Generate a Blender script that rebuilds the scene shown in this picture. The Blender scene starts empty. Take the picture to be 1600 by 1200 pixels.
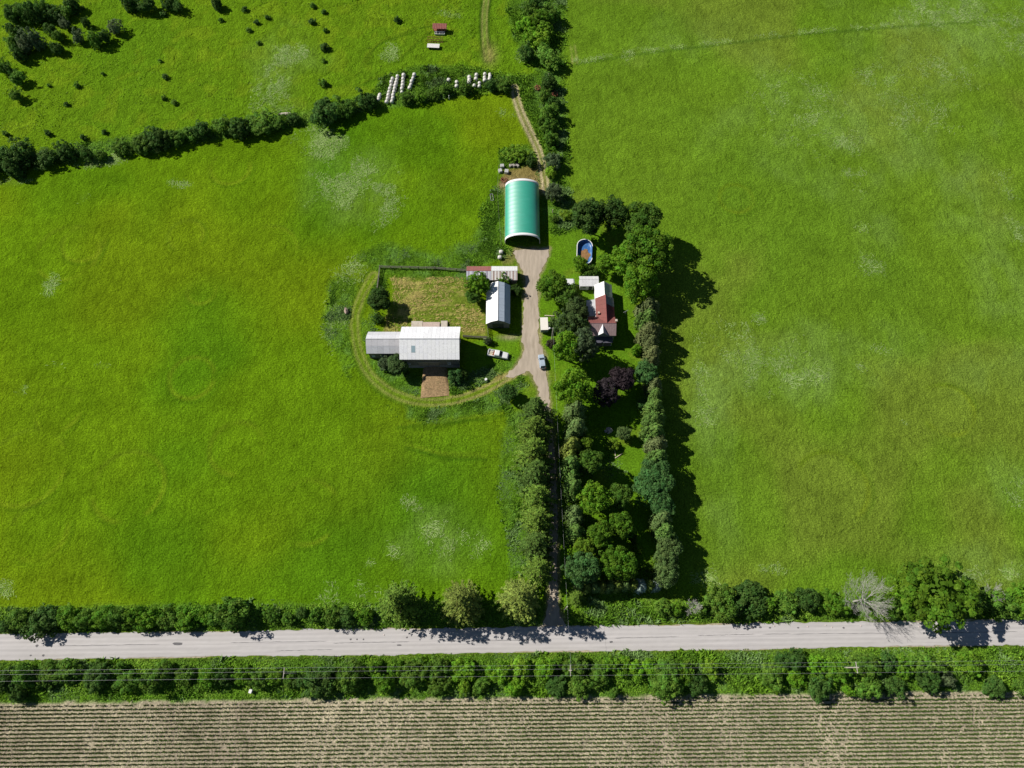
import bpy, bmesh, math, random
import numpy as np
from mathutils import Vector, Matrix, Euler

# ------------------------------------------------------------------ camera, sky, sun, exposure
scene = bpy.context.scene
COL = scene.collection
CAM_H, FPX, TILT = 175.0, 1110.0, math.radians(22.0)
cam_data = bpy.data.cameras.new('camera')
cam_data.sensor_width = 36.0
cam_data.lens = 36.0 * FPX / 1600.0
cam_data.clip_start = 1.0
cam_data.clip_end = 20000.0
cam = bpy.data.objects.new('camera', cam_data)
COL.objects.link(cam)
cam.location = (0, 0, CAM_H)
cam.rotation_euler = (TILT, 0, 0)
scene.camera = cam

SUN_EL = math.radians(41.0)
SUN_AZ = math.atan2(-0.93, 0.37)            # compass angle from +Y towards +X: west-north-west
SUN_DIR = Vector((math.sin(SUN_AZ) * math.cos(SUN_EL), math.cos(SUN_AZ) * math.cos(SUN_EL), math.sin(SUN_EL)))
world = bpy.data.worlds.new('World')
scene.world = world
world.use_nodes = True
wn = world.node_tree.nodes
sky = wn.new('ShaderNodeTexSky')
sky.sky_type = 'NISHITA'
sky.sun_disc = False
sky.sun_elevation = SUN_EL
sky.sun_rotation = SUN_AZ % (2 * math.pi)
sky.altitude = 800
sky.air_density = 0.8
sky.dust_density = 0.2
sky.ozone_density = 1.0
wn['Background'].inputs['Strength'].default_value = 0.05
world.node_tree.links.new(sky.outputs[0], wn['Background'].inputs['Color'])
sun_data = bpy.data.lights.new('sun', 'SUN')
sun_data.energy = 5.0
sun_data.angle = math.radians(0.53)
sun_data.color = (1.0, 0.955, 0.87)
sun = bpy.data.objects.new('sun', sun_data)
COL.objects.link(sun)
sun.location = SUN_DIR * 300
sun.rotation_euler = (-SUN_DIR).to_track_quat('-Z', 'Y').to_euler()
scene.view_settings.view_transform = 'Standard'
scene.view_settings.look = 'None'
scene.view_settings.exposure = 0.24
scene.cycles.diffuse_bounces = 3
scene.view_settings.gamma = 1.0
scene.view_settings.use_curve_mapping = False

RNG = np.random.default_rng(7)
random.seed(7)
CT, ST = math.cos(TILT), math.sin(TILT)


def G(u, v, z=0.0):
    """survey helper: where the sight line through a photo point meets the level z"""
    x = (u - 800.0) / FPX
    y = (600.0 - v) / FPX
    t = (CAM_H - z) / (CT - y * ST)
    return (x * t, (y * CT + ST) * t)


def MPP(v, z=0.0):
    """metres per photo pixel at that row"""
    return (CAM_H - z) / (CT - (600.0 - v) / FPX * ST) / FPX


# ------------------------------------------------------------------ material helpers
MATS = {}


def nodes_of(m):
    m.use_nodes = True
    return m.node_tree.nodes, m.node_tree.links


def mat(name, color=(0.5, 0.5, 0.5), rough=0.7, metal=0.0, noise=0.25, scale=3.0, bump=0.15, bscale=12.0,
        stretch=(1, 1, 1), use_obj=False, dirt=None, dirt_amt=0.0, dirt_scale=0.8, spec=0.3, boards=0.0):
    """plain procedural surface: colour broken up by noise, optional grime patches, bump"""
    if name in MATS:
        return MATS[name]
    m = bpy.data.materials.new(name)
    N, L = nodes_of(m)
    b = N['Principled BSDF']
    b.inputs['Roughness'].default_value = rough
    b.inputs['Metallic'].default_value = metal
    b.inputs['Specular IOR Level'].default_value = spec
    tc = N.new('ShaderNodeTexCoord')
    mp = N.new('ShaderNodeMapping')
    mp.inputs['Scale'].default_value = stretch
    L.new(tc.outputs['Object'], mp.inputs['Vector'])
    n1 = N.new('ShaderNodeTexNoise')
    n1.inputs['Scale'].default_value = scale
    n1.inputs['Detail'].default_value = 5
    L.new(mp.outputs[0], n1.inputs['Vector'])
    rng = N.new('ShaderNodeMapRange')
    rng.inputs['From Min'].default_value = 0.25
    rng.inputs['From Max'].default_value = 0.75
    rng.inputs['To Min'].default_value = 1.0 - noise
    rng.inputs['To Max'].default_value = 1.0 + noise
    L.new(n1.outputs['Fac'], rng.inputs['Value'])
    mul = N.new('ShaderNodeVectorMath')
    mul.operation = 'SCALE'
    L.new(rng.outputs[0], mul.inputs['Scale'])
    if use_obj:
        oi = N.new('ShaderNodeObjectInfo')
        L.new(oi.outputs['Color'], mul.inputs[0])
    else:
        mul.inputs[0].default_value = color
    out = mul.outputs[0]
    if dirt is not None:
        n2 = N.new('ShaderNodeTexNoise')
        n2.inputs['Scale'].default_value = dirt_scale
        n2.inputs['Detail'].default_value = 7
        n2.inputs['Roughness'].default_value = 0.7
        L.new(mp.outputs[0], n2.inputs['Vector'])
        r2 = N.new('ShaderNodeMapRange')
        r2.inputs['From Min'].default_value = 0.5
        r2.inputs['From Max'].default_value = 0.72
        r2.inputs['To Max'].default_value = dirt_amt
        L.new(n2.outputs['Fac'], r2.inputs['Value'])
        mx = N.new('ShaderNodeMix')
        mx.data_type = 'RGBA'
        L.new(r2.outputs[0], mx.inputs['Factor'])
        L.new(out, mx.inputs['A'])
        mx.inputs['B'].default_value = (*dirt, 1)
        out = mx.outputs['Result']
    L.new(out, b.inputs['Base Color'])
    if bump > 0:
        n3 = N.new('ShaderNodeTexNoise')
        n3.inputs['Scale'].default_value = bscale
        n3.inputs['Detail'].default_value = 4
        L.new(mp.outputs[0], n3.inputs['Vector'])
        bp = N.new('ShaderNodeBump')
        bp.inputs['Strength'].default_value = bump
        bp.inputs['Distance'].default_value = 0.05
        L.new(n3.outputs['Fac'], bp.inputs['Height'])
        last = bp
        if boards > 0:
            wv = N.new('ShaderNodeTexWave')
            wv.wave_type = 'BANDS'
            wv.bands_direction = 'DIAGONAL'
            wv.inputs['Scale'].default_value = boards
            L.new(tc.outputs['Object'], wv.inputs['Vector'])
            b2 = N.new('ShaderNodeBump')
            b2.inputs['Strength'].default_value = 0.5
            b2.inputs['Distance'].default_value = 0.04
            L.new(wv.outputs['Fac'], b2.inputs['Height'])
            L.new(bp.outputs[0], b2.inputs['Normal'])
            last = b2
        L.new(last.outputs[0], b.inputs['Normal'])
    MATS[name] = m
    return m


def foliage_mat(name, trans=0.42, rough=0.55, var=0.45):
    """leaf: object colour varied per leaf, some light passing through"""
    m = bpy.data.materials.new(name)
    N, L = nodes_of(m)
    b = N['Principled BSDF']
    out = N['Material Output']
    oi = N.new('ShaderNodeObjectInfo')
    at = N.new('ShaderNodeAttribute')
    at.attribute_name = 'rnd'
    mr = N.new('ShaderNodeMapRange')
    mr.inputs['To Min'].default_value = 1 - var
    mr.inputs['To Max'].default_value = 1 + var
    L.new(at.outputs['Fac'], mr.inputs['Value'])
    sc = N.new('ShaderNodeVectorMath')
    sc.operation = 'SCALE'
    L.new(oi.outputs['Color'], sc.inputs[0])
    L.new(mr.outputs[0], sc.inputs['Scale'])
    hs = N.new('ShaderNodeHueSaturation')
    mh = N.new('ShaderNodeMapRange')
    mh.inputs['To Min'].default_value = 0.475
    mh.inputs['To Max'].default_value = 0.52
    at2 = N.new('ShaderNodeAttribute')
    at2.attribute_name = 'hue'
    L.new(at2.outputs['Fac'], mh.inputs['Value'])
    L.new(mh.outputs[0], hs.inputs['Hue'])
    L.new(sc.outputs[0], hs.inputs['Color'])
    L.new(hs.outputs[0], b.inputs['Base Color'])
    b.inputs['Roughness'].default_value = rough
    b.inputs['Specular IOR Level'].default_value = 0.08
    tr = N.new('ShaderNodeBsdfTranslucent')
    L.new(hs.outputs[0], tr.inputs['Color'])
    mix = N.new('ShaderNodeMixShader')
    mix.inputs[0].default_value = trans
    L.new(b.outputs[0], mix.inputs[1])
    L.new(tr.outputs[0], mix.inputs[2])
    L.new(mix.outputs[0], out.inputs['Surface'])
    MATS[name] = m
    return m


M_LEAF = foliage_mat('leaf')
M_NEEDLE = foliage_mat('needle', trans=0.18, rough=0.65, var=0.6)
M_BARK = mat('bark', (0.10, 0.075, 0.055), 0.9, noise=0.4, scale=4, bump=0.5)
M_DEADWOOD = mat('dead_wood', (0.40, 0.385, 0.35), 0.85, noise=0.25, scale=3, bump=0.2)


# ------------------------------------------------------------------ mesh helpers
class MB:
    def __init__(s):
        s.v = []
        s.f = []

    def add(s, vs, fs):
        o = len(s.v)
        s.v += [tuple(p) for p in vs]
        s.f += [tuple(i + o for i in f) for f in fs]
        return s

    def box(s, x0, x1, y0, y1, z0, z1):
        return s.add([(x0, y0, z0), (x1, y0, z0), (x1, y1, z0), (x0, y1, z0), (x0, y0, z1), (x1, y0, z1), (x1, y1, z1), (x0, y1, z1)],
                     [(0, 3, 2, 1), (4, 5, 6, 7), (0, 1, 5, 4), (1, 2, 6, 5), (2, 3, 7, 6), (3, 0, 4, 7)])

    def cbox(s, x, y, z, a, b, c):
        return s.box(x - a / 2, x + a / 2, y - b / 2, y + b / 2, z, z + c)

    def tube(s, p0, p1, r0, r1=None, n=6, caps=True):
        r1 = r0 if r1 is None else r1
        p0, p1 = Vector(p0), Vector(p1)
        d = (p1 - p0).normalized()
        a = d.orthogonal().normalized()
        b = d.cross(a)
        vs = []
        for p, r in ((p0, r0), (p1, r1)):
            for i in range(n):
                t = 2 * math.pi * i / n
                vs.append(p + (a * math.cos(t) + b * math.sin(t)) * r)
        fs = [(i, (i + 1) % n, n + (i + 1) % n, n + i) for i in range(n)]
        if caps:
            fs += [tuple(range(n - 1, -1, -1)), tuple(range(n, 2 * n))]
        return s.add(vs, fs)

    def bar(s, p0, p1, w, h):
        """rectangular beam from p0 to p1"""
        p0, p1 = Vector(p0), Vector(p1)
        d = (p1 - p0).normalized()
        side = Vector((0, 0, 1)).cross(d)
        side = Vector((1, 0, 0)) if side.length < 1e-4 else side.normalized()
        up = d.cross(side)
        vs = []
        for p in (p0, p1):
            for a, b in ((-1, -1), (1, -1), (1, 1), (-1, 1)):
                vs.append(p + side * a * w / 2 + up * b * h / 2)
        return s.add(vs, [(0, 1, 2, 3), (7, 6, 5, 4), (0, 4, 5, 1), (1, 5, 6, 2), (2, 6, 7, 3), (3, 7, 4, 0)])

    def slab(s, q, t):
        """thick sheet: four corners (counter-clockwise seen from above), thickness t downwards along the normal"""
        q = [Vector(p) for p in q]
        n = (q[1] - q[0]).cross(q[3] - q[0]).normalized()
        lo = [p - n * t for p in q]
        return s.add(q + lo, [(0, 1, 2, 3), (7, 6, 5, 4), (0, 4, 5, 1), (1, 5, 6, 2), (2, 6, 7, 3), (3, 7, 4, 0)])

    def extrude(s, prof, y0, y1, axis='y'):
        """closed profile (a, z) swept along y (or x)"""
        n = len(prof)
        vs = [((a, y, z) if axis == 'y' else (y, a, z)) for y in (y0, y1) for a, z in prof]
        fs = [tuple(range(n)), tuple(range(2 * n - 1, n - 1, -1))]
        fs += [(i, n + i, n + (i + 1) % n, (i + 1) % n) for i in range(n)]
        return s.add(vs, fs)

    def mesh(s, name):
        me = bpy.data.meshes.new(name)
        me.from_pydata(s.v, [], s.f)
        bm = bmesh.new()
        bm.from_mesh(me)
        bmesh.ops.recalc_face_normals(bm, faces=bm.faces)
        bm.to_mesh(me)
        bm.free()
        return me

    def build(s, name, m, parent=None, smooth=False, bevel=0.0, color=None):
        me = s.mesh(name)
        me.materials.append(m)
        if smooth:
            me.polygons.foreach_set('use_smooth', [True] * len(me.polygons))
        o = bpy.data.objects.new(name, me)
        COL.objects.link(o)
        if parent is not None:
            o.parent = parent
        if bevel > 0:
            md = o.modifiers.new('bevel', 'BEVEL')
            md.width = bevel
            md.segments = 2
            md.limit_method = 'ANGLE'
        if color is not None:
            o.color = (*color, 1)
        return o


def tag(o, label=None, cat=None, group=None, kind=None):
    if label:
        o['label'] = label
    if cat:
        o['category'] = cat
    if group:
        o['group'] = group
    if kind:
        o['kind'] = kind
    return o


def thing(name, label, cat, loc=(0, 0, 0), rz=0.0, group=None):
    o = bpy.data.objects.new(name, None)
    o.empty_display_size = 0.5
    COL.objects.link(o)
    o.location = loc
    o.rotation_euler = (0, 0, rz)
    return tag(o, label, cat, group)


def quad_mesh(name, V, rnd=None, hue=None, m=None, col=None):
    """V: (n,4,3) array of quads"""
    n = len(V)
    me = bpy.data.meshes.new(name)
    me.vertices.add(n * 4)
    me.vertices.foreach_set('co', V.reshape(-1).astype(np.float32))
    me.loops.add(n * 4)
    me.loops.foreach_set('vertex_index', np.arange(n * 4, dtype=np.int32))
    me.polygons.add(n)
    me.polygons.foreach_set('loop_start', np.arange(0, n * 4, 4, dtype=np.int32))
    me.polygons.foreach_set('loop_total', np.full(n, 4, dtype=np.int32))
    for key, arr in (('rnd', rnd), ('hue', hue)):
        if arr is not None:
            a = me.attributes.new(key, 'FLOAT', 'POINT')
            a.data.foreach_set('value', np.repeat(arr, 4).astype(np.float32))
    if col is not None:
        a = me.attributes.new('tint', 'FLOAT_COLOR', 'POINT')
        c4 = np.ones((n * 4, 4), np.float32)
        c4[:, :3] = np.repeat(col, 4, axis=0)
        a.data.foreach_set('color', c4.reshape(-1))
    if m:
        me.materials.append(m)
    me.update()
    me.validate()
    return me


def leaf_quads(C, Nrm, size, aspect=1.5, rng=RNG):
    """one quad per centre, facing Nrm, random spin"""
    n = len(C)
    Nrm = Nrm / (np.linalg.norm(Nrm, axis=1, keepdims=True) + 1e-9)
    r = rng.normal(size=(n, 3))
    T = np.cross(Nrm, r)
    T /= np.linalg.norm(T, axis=1, keepdims=True) + 1e-9
    B = np.cross(Nrm, T)
    s = np.asarray(size).reshape(-1, 1) * 0.5
    a, b = T * s * aspect, B * s
    return np.stack([C - a, C - b * 0.9, C + a, C + b * 0.9], axis=1)


# smooth value noise on numpy arrays
def vnoise(X, Y, cell, seed, octaves=3):
    out = np.zeros_like(X)
    amp, tot = 1.0, 0.0
    for o in range(octaves):
        r = np.random.default_rng(seed * 97 + o)
        tab = r.random((256, 256))
        gx, gy = X / cell + 1000.3, Y / cell + 1000.7
        ix, iy = np.floor(gx).astype(int), np.floor(gy).astype(int)
        fx, fy = gx - ix, gy - iy
        fx, fy = fx * fx * (3 - 2 * fx), fy * fy * (3 - 2 * fy)
        a = tab[ix & 255, iy & 255]
        b = tab[(ix + 1) & 255, iy & 255]
        c = tab[ix & 255, (iy + 1) & 255]
        d = tab[(ix + 1) & 255, (iy + 1) & 255]
        out += amp * ((a * (1 - fx) + b * fx) * (1 - fy) + (c * (1 - fx) + d * fx) * fy)
        tot += amp
        amp *= 0.5
        cell *= 0.5
    return out / tot


def sstep(a, b, x):
    t = np.clip((x - a) / (b - a), 0, 1)
    return t * t * (3 - 2 * t)


def poly_px(pts, z=0.0):
    return np.array([G(u, v, z) for u, v in pts])


def dist_line(X, Y, P, margin=9.0):
    """distance to polyline (exact within the margin, large beyond)"""
    P = np.asarray(P)
    box = (X > P[:, 0].min() - margin) & (X < P[:, 0].max() + margin) & (Y > P[:, 1].min() - margin) & (Y < P[:, 1].max() + margin)
    res = np.full(X.shape, 1e3)
    x, y = X[box], Y[box]
    best = np.full(x.shape, 1e3)
    for (x0, y0), (x1, y1) in zip(P[:-1], P[1:]):
        dx, dy = x1 - x0, y1 - y0
        t = np.clip(((x - x0) * dx + (y - y0) * dy) / (dx * dx + dy * dy + 1e-9), 0, 1)
        best = np.minimum(best, np.hypot(x - x0 - t * dx, y - y0 - t * dy))
    res[box] = best
    return res


def sdf_poly(X, Y, P):
    """negative inside"""
    d = dist_line(X, Y, np.vstack([P, P[:1]]))
    box = (X >= P[:, 0].min()) & (X <= P[:, 0].max()) & (Y >= P[:, 1].min()) & (Y <= P[:, 1].max())
    x, y = X[box], Y[box]
    inside = np.zeros(x.shape, bool)
    n = len(P)
    for i in range(n):
        x0, y0 = P[i]
        x1, y1 = P[(i + 1) % n]
        inside ^= ((y0 > y) != (y1 > y)) & (x < (x1 - x0) * (y - y0) / (y1 - y0 + 1e-12) + x0)
    d[box] = np.where(inside, -d[box], d[box])
    return d


def smooth_path(P, n=4):
    """Catmull-Rom through the points"""
    P = np.asarray(P, float)
    Q = np.vstack([2 * P[0] - P[1], P, 2 * P[-1] - P[-2]])
    out = []
    for i in range(1, len(Q) - 2):
        p0, p1, p2, p3 = Q[i - 1], Q[i], Q[i + 1], Q[i + 2]
        for k in range(n):
            t = k / n
            out.append(0.5 * ((2 * p1) + (-p0 + p2) * t + (2 * p0 - 5 * p1 + 4 * p2 - p3) * t * t + (-p0 + 3 * p1 - 3 * p2 + p3) * t ** 3))
    out.append(P[-1])
    return np.array(out)


_ONES = ['', 'first', 'second', 'third', 'fourth', 'fifth', 'sixth', 'seventh', 'eighth', 'ninth', 'tenth', 'eleventh', 'twelfth',
         'thirteenth', 'fourteenth', 'fifteenth', 'sixteenth', 'seventeenth', 'eighteenth', 'nineteenth']
_TENS = ['', '', 'twenty', 'thirty', 'forty', 'fifty', 'sixty', 'seventy', 'eighty', 'ninety']
_TENTH = ['', '', 'twentieth', 'thirtieth', 'fortieth', 'fiftieth', 'sixtieth', 'seventieth', 'eightieth', 'ninetieth']


def ordinal(n):
    if n < 20:
        return _ONES[n]
    return _TENTH[n // 10] if n % 10 == 0 else _TENS[n // 10] + '-' + _ONES[n % 10]

# ------------------------------------------------------------------ ground sheet
def road_y(x):
    return 6.72 + 0.0138 * x + 4.0e-6 * x * x


def corn_edge(x):
    return -5.5 + 0.0110 * x


def px(*pts):
    return poly_px(pts)


ROAD_HALF = 2.78
DRIVE = [(846, 978), (853, 962), (857, 940), (859, 900), (859, 850), (858, 790), (857, 730), (856, 670), (850, 642), (844, 625), (840, 609), (837, 597),
         (833, 587), (827, 580), (815, 584), (803, 590), (797, 590), (790, 589), (798, 581), (811, 566), (818, 551), (819, 541), (815, 530), (817, 510), (818, 485), (819.5, 460), (821, 442),
         (817, 425), (809, 409), (803, 396), (805, 390), (858, 388), (857, 400), (851, 412), (844, 426), (840, 445), (840.5, 475), (842, 500), (841, 520), (841, 532), (848, 546), (850.5, 555),
         (853, 579), (855.5, 598), (858, 618), (860, 645), (864, 670), (868, 730), (870, 790), (871, 850), (871, 900), (872, 940), (876, 962), (884, 976)]
DRIVE_W = poly_px(DRIVE)
LOOP = smooth_path(px((800, 585), (778, 598), (752, 611), (722, 622), (682, 629), (645, 625), (612, 613), (585, 593), (567, 567), (557, 535), (554, 505), (559, 477), (570, 452), (584, 430)))
LANE = smooth_path(px((853, 300), (851, 280), (848, 262), (844, 243), (836, 222), (825, 200), (814, 176), (806, 150), (804, 136)))
LANE_N = smooth_path(px((762, 92), (759, 75), (757, 50), (757, 25), (760, 0), (768, -60)))
YARD = px((612, 434), (690, 433), (728, 437), (735, 455), (748, 478), (757, 500), (757, 516), (724, 517), (628, 512), (625, 522), (597, 521), (603, 500), (612, 480), (616, 455))
YARD_S = px((724, 512), (758, 513), (758, 524), (722, 526))
PAD_N = px((790, 268), (826, 256), (846, 260), (852, 292), (848, 305), (785, 306), (780, 290))
PAD_D = px((783, 388), (812, 388), (806, 400), (800, 412), (786, 412))
LAWN = px((858, 300), (880, 330), (960, 330), (1030, 400), (1010, 470), (1025, 900), (880, 940), (872, 900), (862, 640), (852, 560), (842, 500), (842, 440), (858, 400))
LAWN_W = px((765, 528), (812, 528), (815, 550), (800, 578), (770, 600), (735, 598), (722, 575), (724, 540))
LAWN_T = px((805, 592), (829, 584), (842, 620), (846, 640), (800, 640), (790, 605))
RAMP = px((661, 584), (699, 583), (703, 618), (656, 622))
HEDGE_NW = smooth_path(px((-60, 262), (0, 258), (60, 250), (120, 236), (200, 226), (280, 215), (330, 207), (400, 196), (450, 188), (510, 180), (560, 164), (600, 158), (660, 148), (720, 138), (790, 128)))
HEDGE_LANE = smooth_path(px((868, -40), (862, 20), (860, 80), (858, 130), (862, 180), (864, 230), (866, 290), (872, 345)))
FENCE_N = px((594, 419), (628, 420), (680, 421), (730, 425))
FENCE_W = px((594, 419), (592, 435), (590, 452))
FIELD_N = [HEDGE_NW]

fine_x = np.concatenate([np.arange(-196, -50, 0.66), np.arange(-50, 32, 0.40), np.arange(32, 196.01, 0.66)])
fine_y = np.concatenate([np.arange(-30, 62, 0.62), np.arange(62, 146, 0.42), np.arange(146, 232.01, 0.62)])


def outer(a, sign, n=14, far=6000):
    g = np.geomspace(1.5, far, n)
    return a + sign * g


gx = np.concatenate([outer(fine_x[0], -1)[::-1], fine_x, outer(fine_x[-1], 1)])
gy = np.concatenate([outer(fine_y[0], -1)[::-1], fine_y, outer(fine_y[-1], 1)])
GXX, GYY = np.meshgrid(gx, gy)


def ground_paint(X, Y):
    """natural colours of the land, roughness of the sward, pale lodged-grass mask"""
    big = vnoise(X, Y, 45, 1, 3)
    mid = vnoise(X, Y, 9, 2, 4)
    fin = vnoise(X, Y, 2.2, 3, 3)

    def mixc(c, new, w):
        return c * (1 - w[..., None]) + np.array(new) * w[..., None]
    col = np.zeros(X.shape + (3,))
    col[:] = (0.100, 0.190, 0.0046)                       # hay field
    col = mixc(col, (0.128, 0.186, 0.0050), sstep(0.40, 0.70, big) * 0.6)
    col = mixc(col, (0.064, 0.158, 0.0045), sstep(0.50, 0.78, vnoise(X, Y, 38, 11, 3)) * 0.75)
    east = sstep(8, 22, X)
    col = mixc(col, (0.101, 0.188, 0.0130), east * 0.8)
    col = mixc(col, (0.138, 0.184, 0.0230), east * sstep(0.5, 0.72, vnoise(X, Y, 30, 12, 3)) * 0.6)
    # lusher ground near the driveway spruces on the west side
    lush = np.exp(-(((X + 18) / 30) ** 2 + ((Y - 38) / 24) ** 2))
    col = mixc(col, (0.056, 0.150, 0.0060), lush * 0.6)
    wet = np.exp(-(((X + 55) / 9) ** 2 + ((Y - 140) / 18) ** 2))
    col = mixc(col, (0.050, 0.160, 0.006), np.clip(wet, 0, 1) * 0.6)
    col *= (0.80 + 0.40 * mid)[..., None]
    rough = 0.55 + 0.25 * fin
    pale = np.zeros(X.shape)

    # pasture north-west of the hedge
    hx = np.interp(X, HEDGE_NW[:, 0], HEDGE_NW[:, 1])
    past = sstep(0, 4, Y - hx) * (X < 6)
    col = mixc(col, (0.100, 0.200, 0.008), past * 0.7)
    col = mixc(col, (0.155, 0.235, 0.010), past * sstep(0.5, 0.68, vnoise(X, Y, 5, 21, 3)) * 0.45)
    rough = rough + past * 0.3

    # pale lodged patches (u, v, ru, rv, strength)
    for u, v, ru, rv, k in [(500, 218, 34, 22, 1), (560, 285, 62, 36, 0.8), (600, 310, 40, 50, 0.8), (520, 290, 30, 30, 0.7), (450, 88, 26, 26, 1), (430, 135, 32, 36, 0.9), (610, 85, 16, 15, 0.8),
                            (700, 20, 30, 8, 0.8), (78, 450, 11, 22, 1), (38, 610, 9, 14, 1), (130, 310, 10, 15, 0.7), (90, 570, 22, 5, 0.5), (160, 572, 14, 5, 0.5), (280, 288, 20, 6, 0.5),
                            (690, 830, 30, 26, 0.8), (700, 845, 20, 26, 0.9), (610, 862, 18, 16, 0.9), (578, 880, 12, 10, 0.9), (640, 782, 12, 9, 0.6), (655, 793, 8, 6, 0.6), (750, 852, 22, 18, 0.7), (725, 838, 14, 12, 0.6),
                            (1215, 575, 55, 40, 0.75), (1235, 590, 32, 28, 0.9), (1190, 500, 14, 12, 0.9), (1260, 585, 40, 12, 0.6), (1160, 545, 40, 40, 0.4), (1315, 228, 22, 16, 0.7), (1330, 270, 18, 10, 0.7), (1340, 300, 14, 14, 0.5),
                            (1280, 190, 80, 40, 0.40), (1430, 180, 60, 40, 0.45), (1380, 120, 40, 14, 0.5), (1240, 150, 70, 40, 0.35), (1500, 20, 90, 22, 0.9), (1590, 40, 40, 40, 0.7), (1460, 110, 60, 40, 0.35),
                            (1360, 415, 22, 22, 0.5), (1345, 355, 12, 10, 0.5), (1415, 660, 10, 7, 0.6), (1375, 545, 16, 10, 0.5), (1350, 575, 20, 8, 0.5), (1580, 330, 24, 60, 0.5), (1590, 770, 24, 24, 0.5), (1500, 905, 50, 14, 0.8),
                            (1580, 895, 40, 14, 0.9), (1210, 890, 24, 12, 0.7), (1110, 905, 24, 14, 0.6), (1100, 600, 16, 60, 0.5), (1095, 560, 12, 40, 0.5), (25, 285, 30, 7, 0.8), (150, 250, 60, 8, 0.9), (445, 170, 24, 12, 0.6),
                            (820, 90, 18, 14, 0.6), (980, 95, 22, 10, 0.4), (790, 178, 14, 9, 0.5), (520, 520, 20, 44, 0.6), (545, 420, 30, 24, 0.5), (560, 940, 50, 30, 0.5), (560, 915, 20, 16, 0.5), (10, 925, 20, 16, 0.6)]:
        cx, cy = G(u, v)
        rx = ru * MPP(v)
        ry = abs(G(u, v - rv)[1] - G(u, v + rv)[1]) / 2
        e = np.sqrt(((X - cx) / rx) ** 2 + ((Y - cy) / ry) ** 2)
        warp = (vnoise(X, Y, 6, 31, 4) - 0.5) * 1.9
        pale = np.maximum(pale, k * sstep(1.30, 0.10, e + warp))
    # broad lighter, thinner sward
    for u, v, ru, rv, k in [(1300, 190, 230, 110, .7), (1500, 50, 200, 70, .9), (1560, 400, 90, 200, .6), (1215, 580, 130, 80, .8), (1400, 560, 120, 60, .5), (1110, 620, 40, 200, .6), (1440, 250, 160, 90, .5), (1100, 60, 120, 50, .4), (1350, 320, 60, 110, .5),
                            (560, 290, 120, 80, .4), (440, 110, 70, 80, .5), (690, 850, 110, 60, .5), (1540, 880, 120, 40, .6), (1590, 760, 60, 60, .5)]:
        cx, cy = G(u, v)
        ry = abs(G(u, v - rv)[1] - G(u, v + rv)[1]) / 2
        e = np.sqrt(((X - cx) / (ru * MPP(v))) ** 2 + ((Y - cy) / ry) ** 2) + (vnoise(X, Y, 14, 34, 4) - .5) * 1.6
        w = k * sstep(1.2, .1, e) * (.35 + .65 * sstep(.38, .62, vnoise(X, Y * .6, 5, 35, 4)))
        col = mixc(col, (0.150, 0.245, 0.045), w * .75)
    # ridge line across the east field
    ridge = px((900, 96), (1000, 80), (1120, 66), (1250, 50), (1400, 38), (1560, 28))
    d = dist_line(X, Y, ridge)
    k = np.exp(-(d / 0.9) ** 2)
    pale = np.maximum(pale, k * 0.75 * sstep(0.3, 0.55, mid))
    col = mixc(col, (0.03, 0.08, 0.008), np.exp(-((dist_line(X, Y, ridge + np.array([0, -1.2]))) / 0.6) ** 2) * 0.5)
    # faint rings and wheel marks in the sward
    for u, v, r in [(372, 235, 4), (360, 262, 6), (300, 590, 6), (130, 380, 6), (105, 395, 9), (290, 367, 5), (420, 390, 8), (315, 455, 4), (90, 640, 6), (60, 830, 7), (200, 760, 9), (370, 700, 7), (480, 800, 8), (40, 730, 10), (1150, 310, 5), (1480, 640, 7), (1300, 760, 9), (860, 600, 0)]:
        if r:
            cx, cy = G(u, v)
            k = np.exp(-((np.hypot(X - cx, Y - cy) - r) / 0.6) ** 2) * sstep(0.35, 0.6, mid)
            col = mixc(col, (0.155, 0.215, 0.010), k * 0.55)
            k = np.exp(-((np.hypot(X - cx - .5, Y - cy + .5) - r - .7) / 0.5) ** 2) * sstep(0.35, 0.6, mid)
            col = mixc(col, (0.045, 0.105, 0.004), k * 0.45)
    for pts in [[(622, 668), (680, 668), (735, 655), (790, 650)], [(635, 700), (690, 712), (750, 714)], [(655, 705), (700, 717), (760, 718)],
                [(640, 665), (700, 660), (760, 656)], [(620, 98), (660, 60), (690, 42)], [(575, 100), (590, 70), (640, 48), (680, 40)], [(560, 135), (600, 120), (660, 112), (720, 108)],
                [(560, 118), (572, 90), (600, 66), (650, 50)]]:
        P = smooth_path(px(*pts))
        col = mixc(col, (0.030, 0.085, 0.004), np.exp(-(dist_line(X, Y, P) / 0.45) ** 2) * 0.55)
        col = mixc(col, (0.14, 0.21, 0.010), np.exp(-(dist_line(X, Y, P + np.array([0, 0.9])) / 0.4) ** 2) * 0.35)

    # lawns
    for P, w in ((LAWN, 1), (LAWN_W, 1), (LAWN_T, 1)):
        s = sdf_poly(X, Y, P) + (mid - 0.5) * 2.5
        k = sstep(0.8, -0.8, s) * w
        col = mixc(col, np.array((0.085, 0.185, 0.008)), k * 0.85)
        col = mixc(col, np.array((0.150, 0.180, 0.020)), k * sstep(0.55, 0.8, vnoise(X, Y, 6, 41, 3)) * 0.5)
        rough = rough * (1 - 0.55 * k)
        pale = pale * (1 - k)
    # straw-strewn barnyard
    s = sdf_poly(X, Y, YARD) + (mid - 0.5) * 3
    k = sstep(0.9, -0.9, s)
    rows = 0.5 + 0.5 * np.sin(Y * 4.4 + 3 * vnoise(X, Y, 6, 51, 2))
    cols = 0.5 + 0.5 * np.sin(X * 4.2 + 3 * vnoise(X, Y, 6, 52, 2))
    west = sstep(-30, -34, X)
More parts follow.
